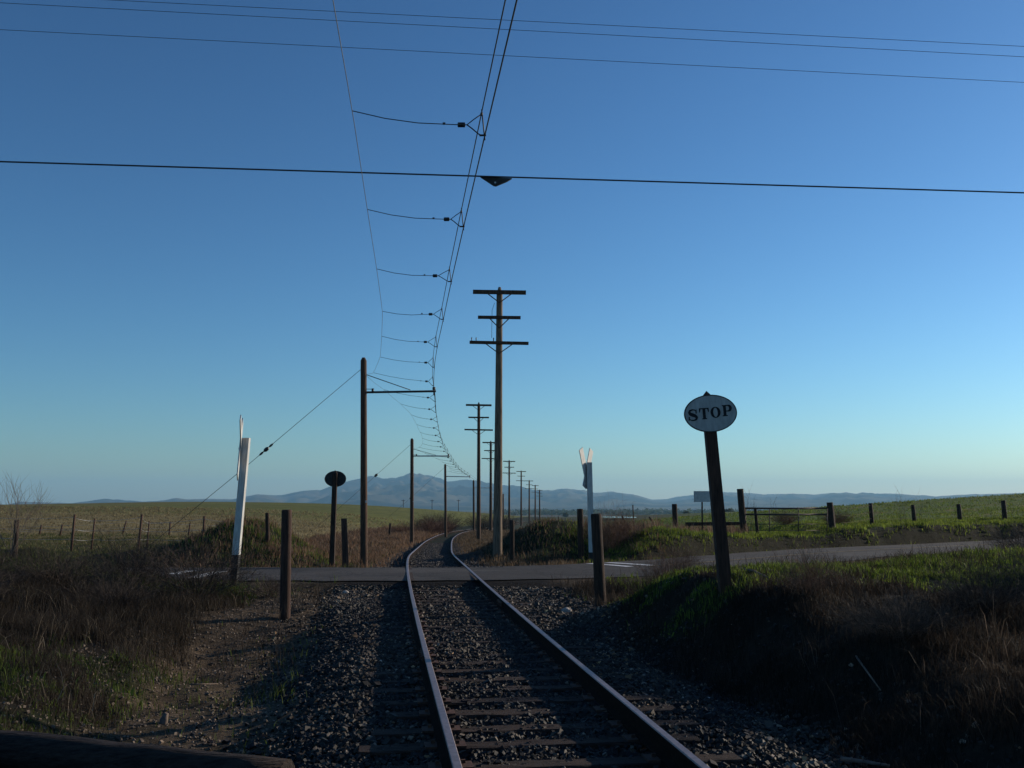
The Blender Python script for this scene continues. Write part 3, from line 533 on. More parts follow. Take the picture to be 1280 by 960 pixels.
tk = MB(); tk.tube([(0, 0, -.1), (.02, 0, .3), (.05, 0, .6)], [.022, .018, .014], 6); tk.build('trunk', M['bark'], tr)
cb = MB(); random.seed(11)
for d_ in [(.05, 0, 1), (.45, .1, 1), (-.25, .1, 1), (.2, -.1, 1), (-.6, 0, .9), (.8, .1, .9)]: branch(cb, Vector((.05, 0, .55)), Vector(d_).normalized(), random.uniform(.85, 1.35), .009, 2)
cb.build('crown', M['bark'], tr)

# ------------------------------------------------------------------ wooden posts
def post(pxb, pxt, pyt, w, d, label, group=None, m='darkpost', name='wooden_post', cat='post', n=10, cap=False):
    b_ = W(pxb, 628, d); b_ = Vector((b_.x, d, tzz(b_.x, d))); t = W(pxt, pyt, d); r = w / 2 / F * d
    mb = MB(); v = t - b_; mb.tube([v * -.12, v * .02, v * .35, v * .7, v * .985, v], [r * 1.03, r * 1.02, r, r * .98, r * .96, r * .88], n, True, 0, .03)
    o = mb.build(name, M[m], None, b_); return tag(o, label, cat, group)
gp = 'wooden posts beside the crossing'
post(360, 358.5, 637, 13, 16.4, 'thick red brown wooden post on the dirt left of the near track', gp, 'redpost')
post(750, 745, 642, 14, 17.2, 'thick dark wooden post right of the near track', gp)
post(434, 430, 648, 7.5, 28.7, 'leaning wooden post just left of the first trolley pole', gp, 'redpost')
post(726, 725, 636, 8, 31.3, 'dark wooden post left of the white forked crossing post', gp)
post(336, 334, 641, 5, 32.0, 'thin dark post standing on the grassy dirt mound', gp)
post(640, 640, 650, 6, 30.5, 'short dark post just right of the tall crossarm pole', gp)
post(844, 843, 630, 7, 41, 'dark wooden post left of the small grey sign', gp)
post(22, 21, 650, 6.5, 28, 'short thick dark post at the far left edge', gp)
gpg = 'gate posts'
post(929, 925, 611, 8.5, 38, 'tall dark gate post at the left end of the pipe gate', gpg, 'darkpost', 'gate_post', 'gate post')
post(1039, 1037, 628, 8, 39, 'dark gate post at the right end of the pipe gate', gpg, 'darkpost', 'gate_post', 'gate post')
post(946, 944, 636, 4, 38.6, 'short thin post behind the left end of the pipe gate', gpg, 'darkpost', 'gate_post', 'gate post')

# pipe gate
g0 = W(931, 636, 38.2); g1 = W(1035, 636, 39); gb = Vector((g0.x, g0.y, tzz(g0.x, g0.y))); gt = thing('pipe_gate', gb, 'low brown pipe gate closed between two dark posts', 'gate')
for py, nm in ((635.3, 'gate_rail'), (643, 'gate_rail'), (655, 'gate_rail'), (663, 'gate_rail')):
    MB().tube([W(931, py, 38.2) - gb, W(983, py + .3, 38.6) - gb, W(1035, py, 39) - gb], .034 if py < 645 else .012, 6).build(nm, M['steelgate'], gt)
for px in (932, 962, 998, 1034): MB().tube([W(px, 635.5, 38.6) - gb, W(px, 665, 38.6) - gb], .02, 5).build('gate_upright', M['steelgate'], gt)
# timber rail left of the gate
a0, a1 = W(857, 655, 37.6), W(925, 654.5, 37.9); rb = Vector((a0.x, a0.y, tzz(a0.x, a0.y))); ot = thing('timber_rail', rb, 'dark horizontal timber rail left of the tall gate post', 'barrier rail')
MB().beam(a0 - rb, a1 - rb, .09, .13).build('beam', M['darkpost'], ot)
MB().tube([Vector((.15, .09, -.2)), a0 - rb + Vector((.15, .09, .05))], .05, 7).build('support_post', M['darkpost'], ot)

# fences -------------------------------------------------------------
def fence(name, label, posts, wires, m='darkpost', wm='greywire', pr=.04, wr=.006):
    """posts: (px base, px top, py top, d)"""
    P = []
    for (pb, pt, py, d, *w) in posts:
        b_ = W(pb, 628, d); b_ = Vector((b_.x, d, tzz(b_.x, d))); P.append((b_, W(pt, py, d), (w[0] / 2 / F * d) if w else pr))
    o = thing(name, P[0][0], label, 'fence'); L = P[0][0]
    for (b_, t, r) in P: v = t - b_; MB().tube([b_ - v * .15 - L, b_ + v * .5 - L, t - L], [r * 1.05, r, r * .93], 7, True, 0, .05).build('fence_post', M[m], o)
    for f_ in wires:
        pts = []
        for k in range(len(P) - 1):
            a = P[k][0].lerp(P[k][1], f_) - Vector((0, .05, 0)); b_ = P[k + 1][0].lerp(P[k + 1][1], f_) - Vector((0, .05, 0))
            for s_ in (0, .25, .5, .75): pts.append(a.lerp(b_, s_) - Vector((0, 0, .05 * math.sin(math.pi * s_))) - L)
        pts.append(P[-1][0].lerp(P[-1][1], f_) - Vector((0, .05, 0)) - L); MB().tube(pts, wr, 4).build('fence_wire', M[wm], o)
    return o
fence('wire_fence', 'wire fence with dark wooden posts along the green field right of the gate', [(1042, 1041, 633, 39.5, 3), (1089, 1088, 629, 43, 5), (1142, 1141, 631, 45.5, 5), (1199, 1198, 630, 47.5, 5.5), (1255, 1254, 625.5, 49.5, 6), (1312, 1311, 621, 51.5, 6), (1370, 1369, 617, 53, 6)], (.9, .6, .3), wm='rust', wr=.0045)
fence('wire_fence', 'rusty thin post wire fence in front of the stubble field on the left', [(-60, -60, 646, 44), (-5, -5, 644, 44, 2.5), (92, 93.5, 643, 44, 3), (117, 118.5, 648, 45, 2.2), (175, 177.5, 643, 44.5, 3), (186, 186.5, 651, 46, 2), (255, 255.5, 645, 46, 3), (300, 301, 650, 47, 2.2)], (.92, .62, .35), 'rust', wr=.009)
fence('wire_fence', 'farther faint fence of small stakes behind the rusty one on the left', [(20, 20, 657, 58, 2), (51, 52, 656, 58, 2.2), (77, 78, 655.5, 58, 2.2), (155, 158, 651, 60, 2), (213, 213, 652, 62, 2), (237, 237.5, 654, 62, 2), (308, 308, 655, 64, 2)], (.9, .5), 'rust', wr=.008)
fence('broken_fence', 'broken fence of thin leaning stakes behind the dark post on the right', [(773, 768, 648, 36.5, 1.8), (789, 777, 644.5, 36.5, 2.2), (792, 791, 631, 36.3, 1.6), (824, 811.5, 646, 36.8, 2.4)], (), 'darkpost')
fence('stub_fence', 'small lone stake in the stubble left of the second trolley pole', [(487, 488, 654, 70, 3)], (), 'darkpost')

# ------------------------------------------------------------------ trolley poles with bracket arm, guy wire
def trolley_pole(pxb, pxt, pyt, d, w, arm, brace, guy, label, plain=False):
    b_ = W(pxb, 628, d); b_ = Vector((b_.x, d, tzz(b_.x, d))); t = W(pxt, pyt, d) - b_; r = w / 2 / F * d
    o = thing('trolley_pole', b_, label, 'trolley pole', 'trolley poles left of the track')
    pm = MB(); pm.tube([t * -.06, t * 0, t * .3, t * .65, t * .985, t * 1.0], [r * 1.08, r * 1.08, r * 1.02, r * .95, r * .9, r * .45], 12, True, 0, .02); pm.build('shaft', M['creosote'], o)
    (ax0, ay0), (ax1, ay1) = arm; A0, A1 = W(ax0, ay0, d) - b_, W(ax1, ay1, d) - b_
    ra = .032 if d < 40 else .035
    am = MB().tube([A0, A0.lerp(A1, .5), A1], ra, 8).build('bracket_arm', M['galv'] if d > 40 else M['wire'], o)
    e = MB(); e.tube([A1 + Vector((-.06, 0, .10)), A1 + Vector((-.06, 0, -.12))], .02, 6); e.tube([A1 + Vector((-.06, 0, .04)), A1 + Vector((-.06, 0, .12))], .045, 8); e.build('wire_insulator', M['insul'], am)
    if brace:
        (bx0, by0), (bx1, by1) = brace; B0, B1 = W(bx0, by0, d) - b_, W(bx1, by1, d) - b_; MB().tube([B0, B1], .012, 6).build('brace_rod', M['wire'], o)
        q = MB(); c = A0 + (A1 - A0) * .14 + Vector((0, 0, .09)); q.tube([c - Vector((.04, 0, .10)), c - Vector((.04, 0, -.02))], .035, 8); q.tube([A0 + Vector((0, 0, .1)), c], .01, 5); q.build('feed_insulator', M['insul'], am)
        k = W(pxb + 1.2, 627, d - r - .01) - b_; MB().box(k, (.05, .012, .06)).build('number_tag', M['white'], o)
    if guy:
        g0 = W(*guy[0], d) - b_; g1 = W(*guy[1], d - .6) - b_; ins = guy[2]; gw = MB().tube([g0, g0.lerp(g1, .5) - Vector((0, 0, .05)), g1], .0075, 5).build('guy_wire', M['wire'], o)
        dr = (g1 - g0).normalized(); q = MB()
        for f_, rr, ll in ins: c = g0.lerp(g1, f_) - Vector((0, 0, .05 * (1 - abs(2 * f_ - 1)))); q.tube([c - dr * ll, c - dr * ll * .4, c + dr * ll * .4, c + dr * ll], [rr * .4, rr, rr, rr * .4], 8)
        q.build('guy_insulator', M['insul'], gw)
    return o
trolley_pole(456.5, 454.5, 447, 29, 8.5, ((455, 490.5), (545, 489)), ((457, 468), (513, 487.5)), ((452, 461), (150, 712), [(.405, .055, .09), (.385, .03, .08), (.425, .03, .08)]), 'nearest trolley pole, tall red brown, at the left edge of the track past the road')
trolley_pole(515.5, 515, 548, 56, 4.6, ((515, 570), (562, 570)), ((516, 561), (545, 569)), ((514, 555), (360, 690), [(.29, .07, .12)]), 'second trolley pole from the camera, with its guy wire crossing the mountain')
trolley_pole(557.5, 556.5, 580, 84, 3.2, ((557, 595.5), (588, 596)), None, ((556, 584), (470, 660), [(.5, .07, .12)]), 'third trolley pole, thin and dark, before the brush')
trolley_pole(592.5, 592, 600, 112, 2.6, ((592, 609.5), (613, 610)), None, None, 'fourth trolley pole, beside the second crossarm pole')
trolley_pole(629, 629, 617, 170, 2.0, ((629, 623), (614, 623)), None, None, 'most distant trolley pole, seen right of the tall crossarm pole')

# ------------------------------------------------------------------ overhead: contact wire, messenger, backbone, pull-offs
WP = [(-2, .95, 3.30), (3, .40, 3.30), (8.7, -.245, 3.30), (11.7, -.58, 3.30), (14.7, -.91, 3.30), (17.8, -1.24, 3.30), (21, -1.59, 3.30), (24.2, -1.90, 3.30), (27.9, -2.2, 3.28), (29, -2.25, 3.27)]
WX = lambda d: float(np.interp(d, [-2, 3, 8.7, 11.7, 14.7, 17.8, 21, 24.2, 27.9, 29, 35, 42, 49, 56, 63, 70, 77, 84, 98, 112, 140, 180], [.95, .40, -.245, -.58, -.91, -1.24, -1.59, -1.90, -2.2, -2.25, -2.66, -3.05, -3.36, -3.52, -3.66, -3.72, -3.68, -3.55, -3.1, -2.42, -1.5, .2]))
WZ = lambda d: CAMZ + float(np.interp(d, [-5, 24, 29, 42, 56, 70, 84, 98, 112, 140, 180], [3.30, 3.28, 3.22, 2.88, 2.60, 2.36, 2.15, 1.85, 1.6, 1.3, .7]))
ys = list(np.arange(-2, 60, 1.5)) + list(np.arange(60, 176, 4.))
mes_h = lambda d: .20 + .03 * math.cos(d * 2 * math.pi / 28)
o = MB().tube([(WX(d), d, WZ(d)) for d in ys], .0065, 5).build('contact_wire', M['copper']); tag(o, 'lower dark trolley wire hanging over the track, right one of the pair at the top', 'overhead wire')
o = MB().tube([(WX(d) - .035, d, WZ(d) + mes_h(d)) for d in ys], .0055, 5).build('messenger_wire', M['wire']); tag(o, 'upper wire just above the trolley wire, left one of the pair at the top', 'overhead wire')
OFFD = [0, 3, 5.7, 8.7, 11.7, 14.7, 17.8, 21, 24.2, 27.9, 29]; OFFV = [2.0, 1.45, 1.27, 1.20, 1.16, 1.12, 1.10, 1.18, 1.32, 1.70, 2.05]
BH = [3.6, 3.55, 3.53, 3.52, 3.50, 3.48, 3.43, 3.51, 3.53, 3.60, 3.72]
def off_at(d):
    if d <= 29: return float(np.interp(d, OFFD, OFFV))
    k = (d - 29) % 28; return float(np.interp(k, [0, 2.3, 5, 8, 12, 16, 20, 23, 25.7, 28], [2.05, 1.62, 1.25, 1.0, .9, .9, 1.0, 1.25, 1.62, 2.05]))
def bz(d):
    if d <= 29: return CAMZ + float(np.interp(d, OFFD, BH))
    k = (d - 29) % 28; return WZ(d) + float(np.interp(k, [0, 4, 14, 24, 28], [.45, .30, .22, .30, .42]))
for (a, b_, lab) in ((-1, 29, 'pale grey curved backbone cable left of the trolley wire, nearest span'), (29, 57, 'backbone cable from the nearest trolley pole to the second'), (57, 85, 'backbone cable from the second trolley pole to the third')):
    o = MB().tube([(WX(d) - off_at(min(d, b_ - .01)), d, bz(min(d, b_ - .01))) for d in np.arange(a, b_ + .01, 1.0)], .0036, 5).build('backbone_cable', M['greywire'] if a < 0 else M['wire']); tag(o, lab, 'overhead cable', 'backbone cables')
def pulloff(d, label, sc=1.0):
    xw, zw = WX(d), WZ(d); L = off_at(d); H = mes_h(d); b_ = Vector((xw, d, zw)); o = thing('pull_off', b_, label, 'pull-off wire', 'pull-off rungs beside the trolley wire')
    zl = bz(d) - zw; A = Vector((-L, 0, zl)); k = max(1.0, (d / 22) ** .35)
    jx = random.uniform(-.03, .03); I = Vector((-.22 * 1 + jx, 0, H * .52)); sag = Vector((0, 0, -.035))
    MB().tube([A, A.lerp(I, .3) + sag * .9, A.lerp(I, .6) + sag, I + Vector((-.02, 0, 0))], .0045 * k, 5).build('span_wire', M['wire'], o)
    q = MB(); q.tube([I + Vector((-.035, 0, 0)), I + Vector((-.03, 0, 0)), I + Vector((.03, 0, 0)), I + Vector((.035, 0, 0))], [.016 * k, .024 * k, .024 * k, .016 * k], 8); q.tube([I + Vector((-.17, 0, .012)), I + Vector((-.145, 0, .012))], .011 * k, 6); ins = q.build('insulator', M['insul'], o)
    T = Vector((-.03, 0, H + .01)); B = Vector((-.03, 0, .0)); br = MB(); S = I + Vector((.05, 0, 0)); br.tube([I, S, S.lerp(T, .45) + Vector((0, 0, .004)), T], .005 * k, 5); br.tube([S, S.lerp(B, .3), S.lerp(B, .8) - Vector((0, 0, .008)), B], .006 * k, 5); br.build('bridle', M['wire'], o)
    h = MB(); h.tube([T + Vector((.0, 0, .045)), Vector((0.0, 0, -.045))], .0065 * k, 5); h.tube([Vector((-.05, 0, 0)), Vector((.012, 0, 0))], .009 * k, 6); h.tube([T - Vector((0, 0, .012)), T + Vector((0, 0, .012))], .013 * k, 6); h.build('hanger', M['wire'], o)
PO = [(8.7, 'largest pull-off rung, nearest the top of the photo, with a black insulator'), (11.7, 'second pull-off rung down from the top of the photo, below the heavy cross cable'), (14.7, 'third pull-off rung down from the top of the photo'), (17.8, 'fourth pull-off rung down, level with the tall pole top crossarm'), (21, 'fifth pull-off rung down, level with the lowest crossarm'), (24.2, 'sixth pull-off rung down, level with the nearest trolley pole top'), (27.7, 'seventh pull-off rung down, just above the bracket arm')]
for d, lab in PO: pulloff(d, lab)
for k, d in enumerate([31.3, 34.3, 37.4, 40.6, 44, 47.5, 51, 54.3]): pulloff(d, ['first small pull-off rung below the nearest bracket arm', 'second small pull-off rung below the nearest bracket arm', 'third small pull-off rung below the nearest bracket arm'][k] if k < 3 else 'tiny pull-off rung packed above the second trolley pole arm')
for d in [59.5, 63, 66.5, 70, 74, 78, 82]: pulloff(d, 'faint tiny pull-off rung between the second and third trolley poles')

# heavy cable with triangular plate, and three thin power lines across the sky
def cross(pl, pr, H, r, name, label, m='wire', ext=3.0, cat='overhead cable', sag=0):
    def at(px, py):
        v = W(px, py, 1.0); s = (v.z - CAMZ); d = H / s; return W(px, py, d)
    a, b_ = at(*pl), at(*pr); a2 = a - (b_ - a) * ext; b2 = b_ + (b_ - a) * ext; o = MB().tube([a2.lerp(b2, k / 24) for k in range(25)], r, 6).build(name, M[m]); return tag(o, label, cat), a, b_
o, ca, cb_ = cross((0, 202), (1280, 241), 6.7, .016, 'cross_cable', 'heavy dark cable crossing the whole sky above the road')
tt = (620 - 0) / 1280; c0 = ca.lerp(cb_, .487); dirc = (cb_ - ca).normalized(); d0 = c0.y
pts = [W(600.5, 221.5, d0), W(640, 223.3, d0), W(634, 227, d0), W(620, 232.8, d0), W(617, 232.3, d0)]; th = Vector((0, .03, 0)); pb = pts[0].copy()
mb = MB(); n_ = len(pts); mb.add([p - pb - th for p in pts] + [p - pb + th for p in pts], [tuple(range(n_)), tuple(range(n_, 2 * n_))[::-1]] + [(i, i + n_, (i + 1) % n_ + n_, (i + 1) % n_) for i in range(n_)])
pm = mb.build('cable_plate', M['signback'], None, pb); tag(pm, 'dark flat triangular plate hanging point down from the heavy cross cable', 'plate')
q = MB(); q.tube([W(619, 229, d0) - pb - th * 1.6, W(619, 229, d0) - pb - th], .02, 8); q.build('bolt', M['galv'], pm)
cross((0, -7), (1280, 58), 10.5, .0052, 'power_line', 'thin power line, topmost of the three across the sky', cat='power line')
cross((0, 3.5), (1280, 71), 10.3, .0052, 'power_line', 'thin power line, middle of the three across the sky', cat='power line')
cross((0, 37), (1280, 103), 9.9, .0052, 'power_line', 'thin power line, lowest of the three across the sky', cat='power line')

# ------------------------------------------------------------------ crossarm (telegraph) poles
def tele_pole(px, pxt, pyt, d, w, label, first=None):
    b_ = W(px, 628, d); b_ = Vector((b_.x, d, tzz(b_.x, d))); o = thing('crossarm_pole', b_, label, 'utility pole', 'crossarm poles right of the track'); t = W(pxt, pyt, d) - b_; r = w / 2 / F * d
    MB().tube([t * -.05, t * 0, t * .3, t * .65, t * .975, t], [r * 1.15, r * 1.12, r * 1.0, r * .85, r * .75, r * .3], 14, True, 0, .015).build('shaft', M['greywood'] if d < 40 else M['creosote'], o)
    top = t.z
    for (dz, hw, th_, sk) in ((.20, .86, .125, -.015), (1.03, .69, .095, -.01), (1.86, .95, .095, -.02)):
        c = Vector((t.x * (1 - dz / top), -r * .8 - .05, top - dz)); ax = Vector((hw, 0, hw * sk)); arm = MB().beam(c - ax, c + ax, .10, th_).build('crossarm', M['creosote'], o)
        if d < 150:
            bm_ = MB()
            for s_ in (-1, 1): bm_.beam(c + ax * s_ * .45 - Vector((0, .06, th_ / 2)), Vector((c.x, c.y - .06, c.z - .36)), .02, .03)
            bm_.build('crossarm_brace', M['rust'], arm)
        if d < 40 and dz > 1.5:
            pin = MB()
            for f_ in (-.93, -.78, -.19): pin.tube([c + ax * f_ + Vector((0, 0, th_ / 2)), c + ax * f_ + Vector((0, 0, th_ / 2 + .11))], [.012, .02], 6)
            pin.build('insulator_pin', M['insul'], arm)
    if d < 40: MB().tube([Vector((t.x - .16, -.16, top - .55)), Vector((t.x - .24, -.18, top - .8)), Vector((t.x - .25, -.17, top - 1.7))], .007, 5).build('drop_wire', M['wire'], o)
TPO = [(622, 624.5, 359, 32, 10.5, 'nearest and tallest utility pole with three crossarms, grey brown wood'), (598.5, 598.5, 503, 67, 4.8, 'second utility pole with three crossarms, left of the nearest'), (613.5, 613.5, 551, 104, 3.6, 'third utility pole, its arms partly behind the nearest'), (636.5, 636.5, 575, 143, 2.6, 'fourth utility pole, first one right of the nearest'), (651.5, 651.5, 588, 180, 2.2, 'fifth utility pole, second one right of the nearest'), (661.5, 661.5, 600, 217, 2.0, 'sixth utility pole, small, third right of the nearest'), (669, 669, 606, 254, 1.9, 'seventh utility pole, small, beside the last one'), (674.5, 674.5, 612, 290, 1.9, 'farthest utility pole in the row, just right of the seventh')]
for a in TPO: tele_pole(*a)
for (px, d, lab) in ((504, 700, 'tiny distant pole below the mountain, left one of three'), (540, 750, 'tiny distant pole below the mountain, middle one of three'), (573, 700, 'tiny distant pole below the mountain, right one of three')):
    b_ = W(px, 640, d); b_ = Vector((b_.x, d, tzz(b_.x, d))); t = W(px, 624.5, d) - b_; t.x = 0; o = thing('distant_pole', b_, lab, 'utility pole', 'distant poles on the plain'); MB().tube([t * -.05, t], .22, 6).build('shaft', M['darkpost'], o)
    MB().beam(t * .93 + Vector((-1.3, 0, 0)), t * .93 + Vector((1.3, 0, 0)), .3, .3).build('crossarm', M['darkpost'], o)

# ------------------------------------------------------------------ STOP signs (oval)
def ellipse(a, b_, n=40, y=0): return [Vector((a * math.cos(2 * math.pi * k / n), y, b_ * math.sin(2 * math.pi * k / n))) for k in range(n)]
def oval_slab(a, b_, y0, y1, bev=.01):
    mb = MB(); n = 48; rings = [ellipse(a - bev, b_ - bev, n, y0), ellipse(a, b_, n, y0 + bev * .6), ellipse(a, b_, n, y1 - bev * .6), ellipse(a - bev, b_ - bev, n, y1)]; V = [p for r_ in rings for p in r_]
    Fc = [(i * n + k, i * n + (k + 1) % n, (i + 1) * n + (k + 1) % n, (i + 1) * n + k) for i in range(3) for k in range(n)] + [tuple(range(n))[::-1], tuple(range(3 * n, 4 * n))]; mb.add(V, Fc); return mb
def prism2d(mb, poly, y0, y1):
    n = len(poly); V = [Vector((p[0], y0, p[1])) for p in poly] + [Vector((p[0], y1, p[1])) for p in poly]
    mb.add(V, [tuple(range(n)), tuple(range(n, 2 * n))[::-1]] + [(i, i + n, (i + 1) % n + n, (i + 1) % n) for i in range(n)])
def stroke(mb, pts, ws, y0, y1):          # ribbon of varying width, as a chain of convex pieces
    L = []; Rr_ = []
    for i, p in enumerate(pts):
        a = pts[max(i - 1, 0)]; b_ = pts[min(i + 1, len(pts) - 1)]; dx, dz = b_[0] - a[0], b_[1] - a[1]; l_ = math.hypot(dx, dz) or 1; nx_, nz_ = -dz / l_, dx / l_; L.append((p[0] + nx_ * ws[i] / 2, p[1] + nz_ * ws[i] / 2)); Rr_.append((p[0] - nx_ * ws[i] / 2, p[1] - nz_ * ws[i] / 2))
    n = len(pts); V = [Vector((q[0], yy, q[1])) for yy in (y0, y1) for q in L + Rr_]; Fc = []
    for i in range(n - 1): Fc += [(i, i + 1, n + i + 1, n + i), (2 * n + i, 3 * n + i, 3 * n + i + 1, 2 * n + i + 1), (i, 2 * n + i, 2 * n + i + 1, i + 1), (n + i, n + i + 1, 3 * n + i + 1, 3 * n + i)]
    Fc += [(0, n, 3 * n, 2 * n), (n - 1, 3 * n - 1, 4 * n - 1, 2 * n - 1)]; mb.add(V, Fc)
def rect(mb, x0, z0, x1, z1, y0, y1): prism2d(mb, [(x0, z0), (x1, z0), (x1, z1), (x0, z1)], y0, y1)
def letters():
    """STOP in slab serif capitals, height 1, returned centred on 0"""
    mb = MB(); y0, y1 = -.004, .0; out = []
    def put(fn, xo, zo, sc): 
        sub = MB(); fn(sub); out.append((sub, xo, zo, sc))
    def S(b_):
        P = [(.80, .70), (.80, .84), (.66, .955), (.45, .97), (.22, .90), (.15, .74), (.24, .60), (.46, .51), (.70, .42), (.84, .28), (.78, .11), (.56, .03), (.30, .04), (.13, .14), (.11, .30)]
        Wd = [.09, .08, .09, .13, .18, .24, .29, .32, .29, .24, .18, .13, .10, .09, .09]; P2 = []; W2 = []
        for i in range(len(P) - 1):
            for k in range(4): P2.append((P[i][0] + (P[i + 1][0] - P[i][0]) * k / 4, P[i][1] + (P[i + 1][1] - P[i][1]) * k / 4)); W2.append(Wd[i] + (Wd[i + 1] - Wd[i]) * k / 4)
        stroke(b_, P2 + [P[-1]], W2 + [Wd[-1]], y0, y1); prism2d(b_, [(.74, .62), (.86, .62), (.88, .98), (.80, .98)], y0 - .001, y1); prism2d(b_, [(.03, .02), (.12, .02), (.18, .36), (.06, .36)], y0 - .001, y1)
    def T(b_):
        rect(b_, .355, .09, .635, .90, y0, y1); rect(b_, .26, 0, .73, .09, y0, y1); rect(b_, .02, .90, .97, 1.0, y0, y1); prism2d(b_, [(.02, .62), (.08, .62), (.17, .90), (.02, .90)], y0, y1); prism2d(b_, [(.91, .62), (.97, .62), (.97, .90), (.82, .90)], y0, y1)
    def O(b_):
        n = 32; V = []; 
        for yy in (y0, y1):
            for (a, c, bb) in ((.5, .5, .51), (.22, .5, .42)):
                for k in range(n): th = 2 * math.pi * k / n; V.append(Vector((.5 + a * math.cos(th), yy, c + bb * math.sin(th))))
        Fc = []
        for k in range(n): k2 = (k + 1) % n; Fc += [(k, k2, n + k2, n + k), (2 * n + k, 3 * n + k, 3 * n + k2, 2 * n + k2), (k, 2 * n + k, 2 * n + k2, k2), (n + k, n + k2, 3 * n + k2, 3 * n + k)]
        b_.add(V, Fc)
    def P_(b_):
        rect(b_, .12, .09, .40, .91, y0, y1); rect(b_, .02, 0, .52, .09, y0, y1); rect(b_, .02, .91, .37, 1.0, y0, y1)
        pts = [(.37, .955)] + [(.58 + .25 * math.sin(t), .70 + .25 * math.cos(t)) for t in np.linspace(0, math.pi, 14)] + [(.37, .45)]; ws = [.10] + [.10 + .17 * math.sin(t) for t in np.linspace(0, math.pi, 14)] + [.08]; stroke(b_, pts, ws, y0, y1)
    put(S, -2.22, -.10, 1.0); put(T, -1.13, -.03, 1.0); put(O, -.02, .03, .98); put(P_, 1.12, .12, 1.0)
    for sub, xo, zo, sc in out: mb.add([(v[0] * sc + xo, v[1], v[2] * sc + zo - .5) for v in sub.v], sub.f)
    return mb
def stop_sign(pxb, pxt, pyt, ocx, ocy, d, wpost, ow, oh, label, face):
    b_ = W(pxb, 628, d); b_ = Vector((b_.x, d, tzz(b_.x, d))); o = thing('stop_sign', b_, label, 'stop sign', 'oval crossing stop signs'); t = W(pxt, pyt, d) - b_; r = wpost / 2 / F * d; k = t / t.z
    mb = MB(); s_ = r * .93; V = []
    for f_ in (-.12, .0, .5, .965): c = t * f_; ww = s_ * (1.1 - .12 * max(f_, 0)); V += [c + Vector((i * ww, j * ww, 0)) for i, j in ((-1, -1), (1, -1), (1, 1), (-1, 1))]
    V += [t * 1.0]; Fc = [(i * 4 + j, i * 4 + (j + 1) % 4, (i + 1) * 4 + (j + 1) % 4, (i + 1) * 4 + j) for i in range(3) for j in range(4)] + [(3, 2, 1, 0)] + [(12 + j, 12 + (j + 1) % 4, 16) for j in range(4)]
    mb.add(V, Fc); mb.build('sign_post', M['redpost'] if face else M['darkpost'], o)
    a, c = ow / 2 / F * d, oh / 2 / F * d; oc = W(ocx, ocy, d) - b_; ys_ = -s_ - .012 if face else s_ + .03
    pn = oval_slab(a, c, -.012, .012).build('oval_panel', [M['signface'] if face else M['signback']], o); pn.location = Vector((oc.x, ys_, oc.z)); pn.rotation_euler = (0, R(-4.0) if face else 0, R(3) if face else 0)
    if face:
        rim = MB(); n = 48; V = []
        for yy, bv in ((-.0145, 0), (-.0145, .012), (-.011, .012), (-.011, 0)): V += ellipse(a - bv - .001, c - bv - .001, n, yy)
        rim.add(V, [(i * n + k_, i * n + (k_ + 1) % n, ((i + 1) % 4) * n + (k_ + 1) % n, ((i + 1) % 4) * n + k_)[::-1] for i in range(4) for k_ in range(n)]); rim.build('rim', M['signback'], pn)
        L = letters(); h = .146; lt = MB(); lt.add([(v[0] * h * .89, -.0125 + v[1], v[2] * h * .96 + .006) for v in L.v], L.f); lt.build('lettering', M['ink'], pn)
    else: 
        q = MB(); q.box((0, -.02, .06), (a * 1.2, .012, .04)); q.build('bracket', M['signback'], pn)
    return o
stop_sign(904, 883, 488.5, 886.5, 517.5, 12.5, 14.5, 67, 47, 'white oval STOP sign on a leaning wooden post on the right mound', True)
stop_sign(416.5, 419, 587.5, 418.5, 598.5, 30.5, 6, 27, 20, 'dark back of an oval sign on a thin post past the road', False)

# ------------------------------------------------------------------ crossbucks
def crossbuck(base, tw, tr, w, blackh, ang, cz, arm_u, arm_d, side, label, steep=50, bw=.20):
    o = thing('crossbuck', base, label, 'crossing sign', 'white crossing signposts'); v = Vector((tw.x, tw.y, tw.z)) - base; s_ = w / 2
    def sq(f0, f1, m_, nm):
        mb = MB(); V = []
        for f_ in (f0, (f0 + f1) / 2, f1): c = v * f_; V += [c + Vector((i * s_, j * s_, 0)) for i, j in ((-1, -1), (1, -1), (1, 1), (-1, 1))]
        mb.add(V, [(i * 4 + j, i * 4 + (j + 1) % 4, (i + 1) * 4 + (j + 1) % 4, (i + 1) * 4 + j) for i in range(2) for j in range(4)] + [(3, 2, 1, 0), (8, 9, 10, 11)]); return mb.build(nm, m_, o)
    sq(-.1, blackh, M['black'], 'post_base'); sq(blackh, 1, M['white'], 'post')
    H = Vector((math.sin(R(ang)), math.cos(R(ang)), 0)); N = Vector((H.y, -H.x, 0)); c = v * (cz / v.z) + N * side * (s_ + .014)
    for k, sg in enumerate((-1, 1)):
        up_ = (H * sg * math.cos(R(steep)) + Vector((0, 0, 1)) * math.sin(R(steep))).normalized(); p0 = c - up_ * arm_d + N * side * .024 * k; p1 = c + up_ * arm_u + N * side * .024 * k
        wd = N.cross(up_).normalized(); MB().box((p0 + p1) / 2, ((p1 - p0).length, .022, bw), (up_, N, wd)).build('crossbuck_board', M['white'], o)
        if k == 0: MB().tube([c - N * .02, c + N * (side * .055)], .02, 6).build('bolt', M['galv'], o)
b_ = W(295, 628, 21.0); b_ = Vector((b_.x, 21.0, tzz(b_.x, 21.0)))
crossbuck(b_, W(308, 547.5, 21.0), 0, .145, .215, -11, 2.86, .78, .78, -1, 'left white crossing post with black base, its crossed boards seen edge on', 52)
b_ = W(739, 628, 30.2); b_ = Vector((b_.x, 30.2, tzz(b_.x, 30.2)))
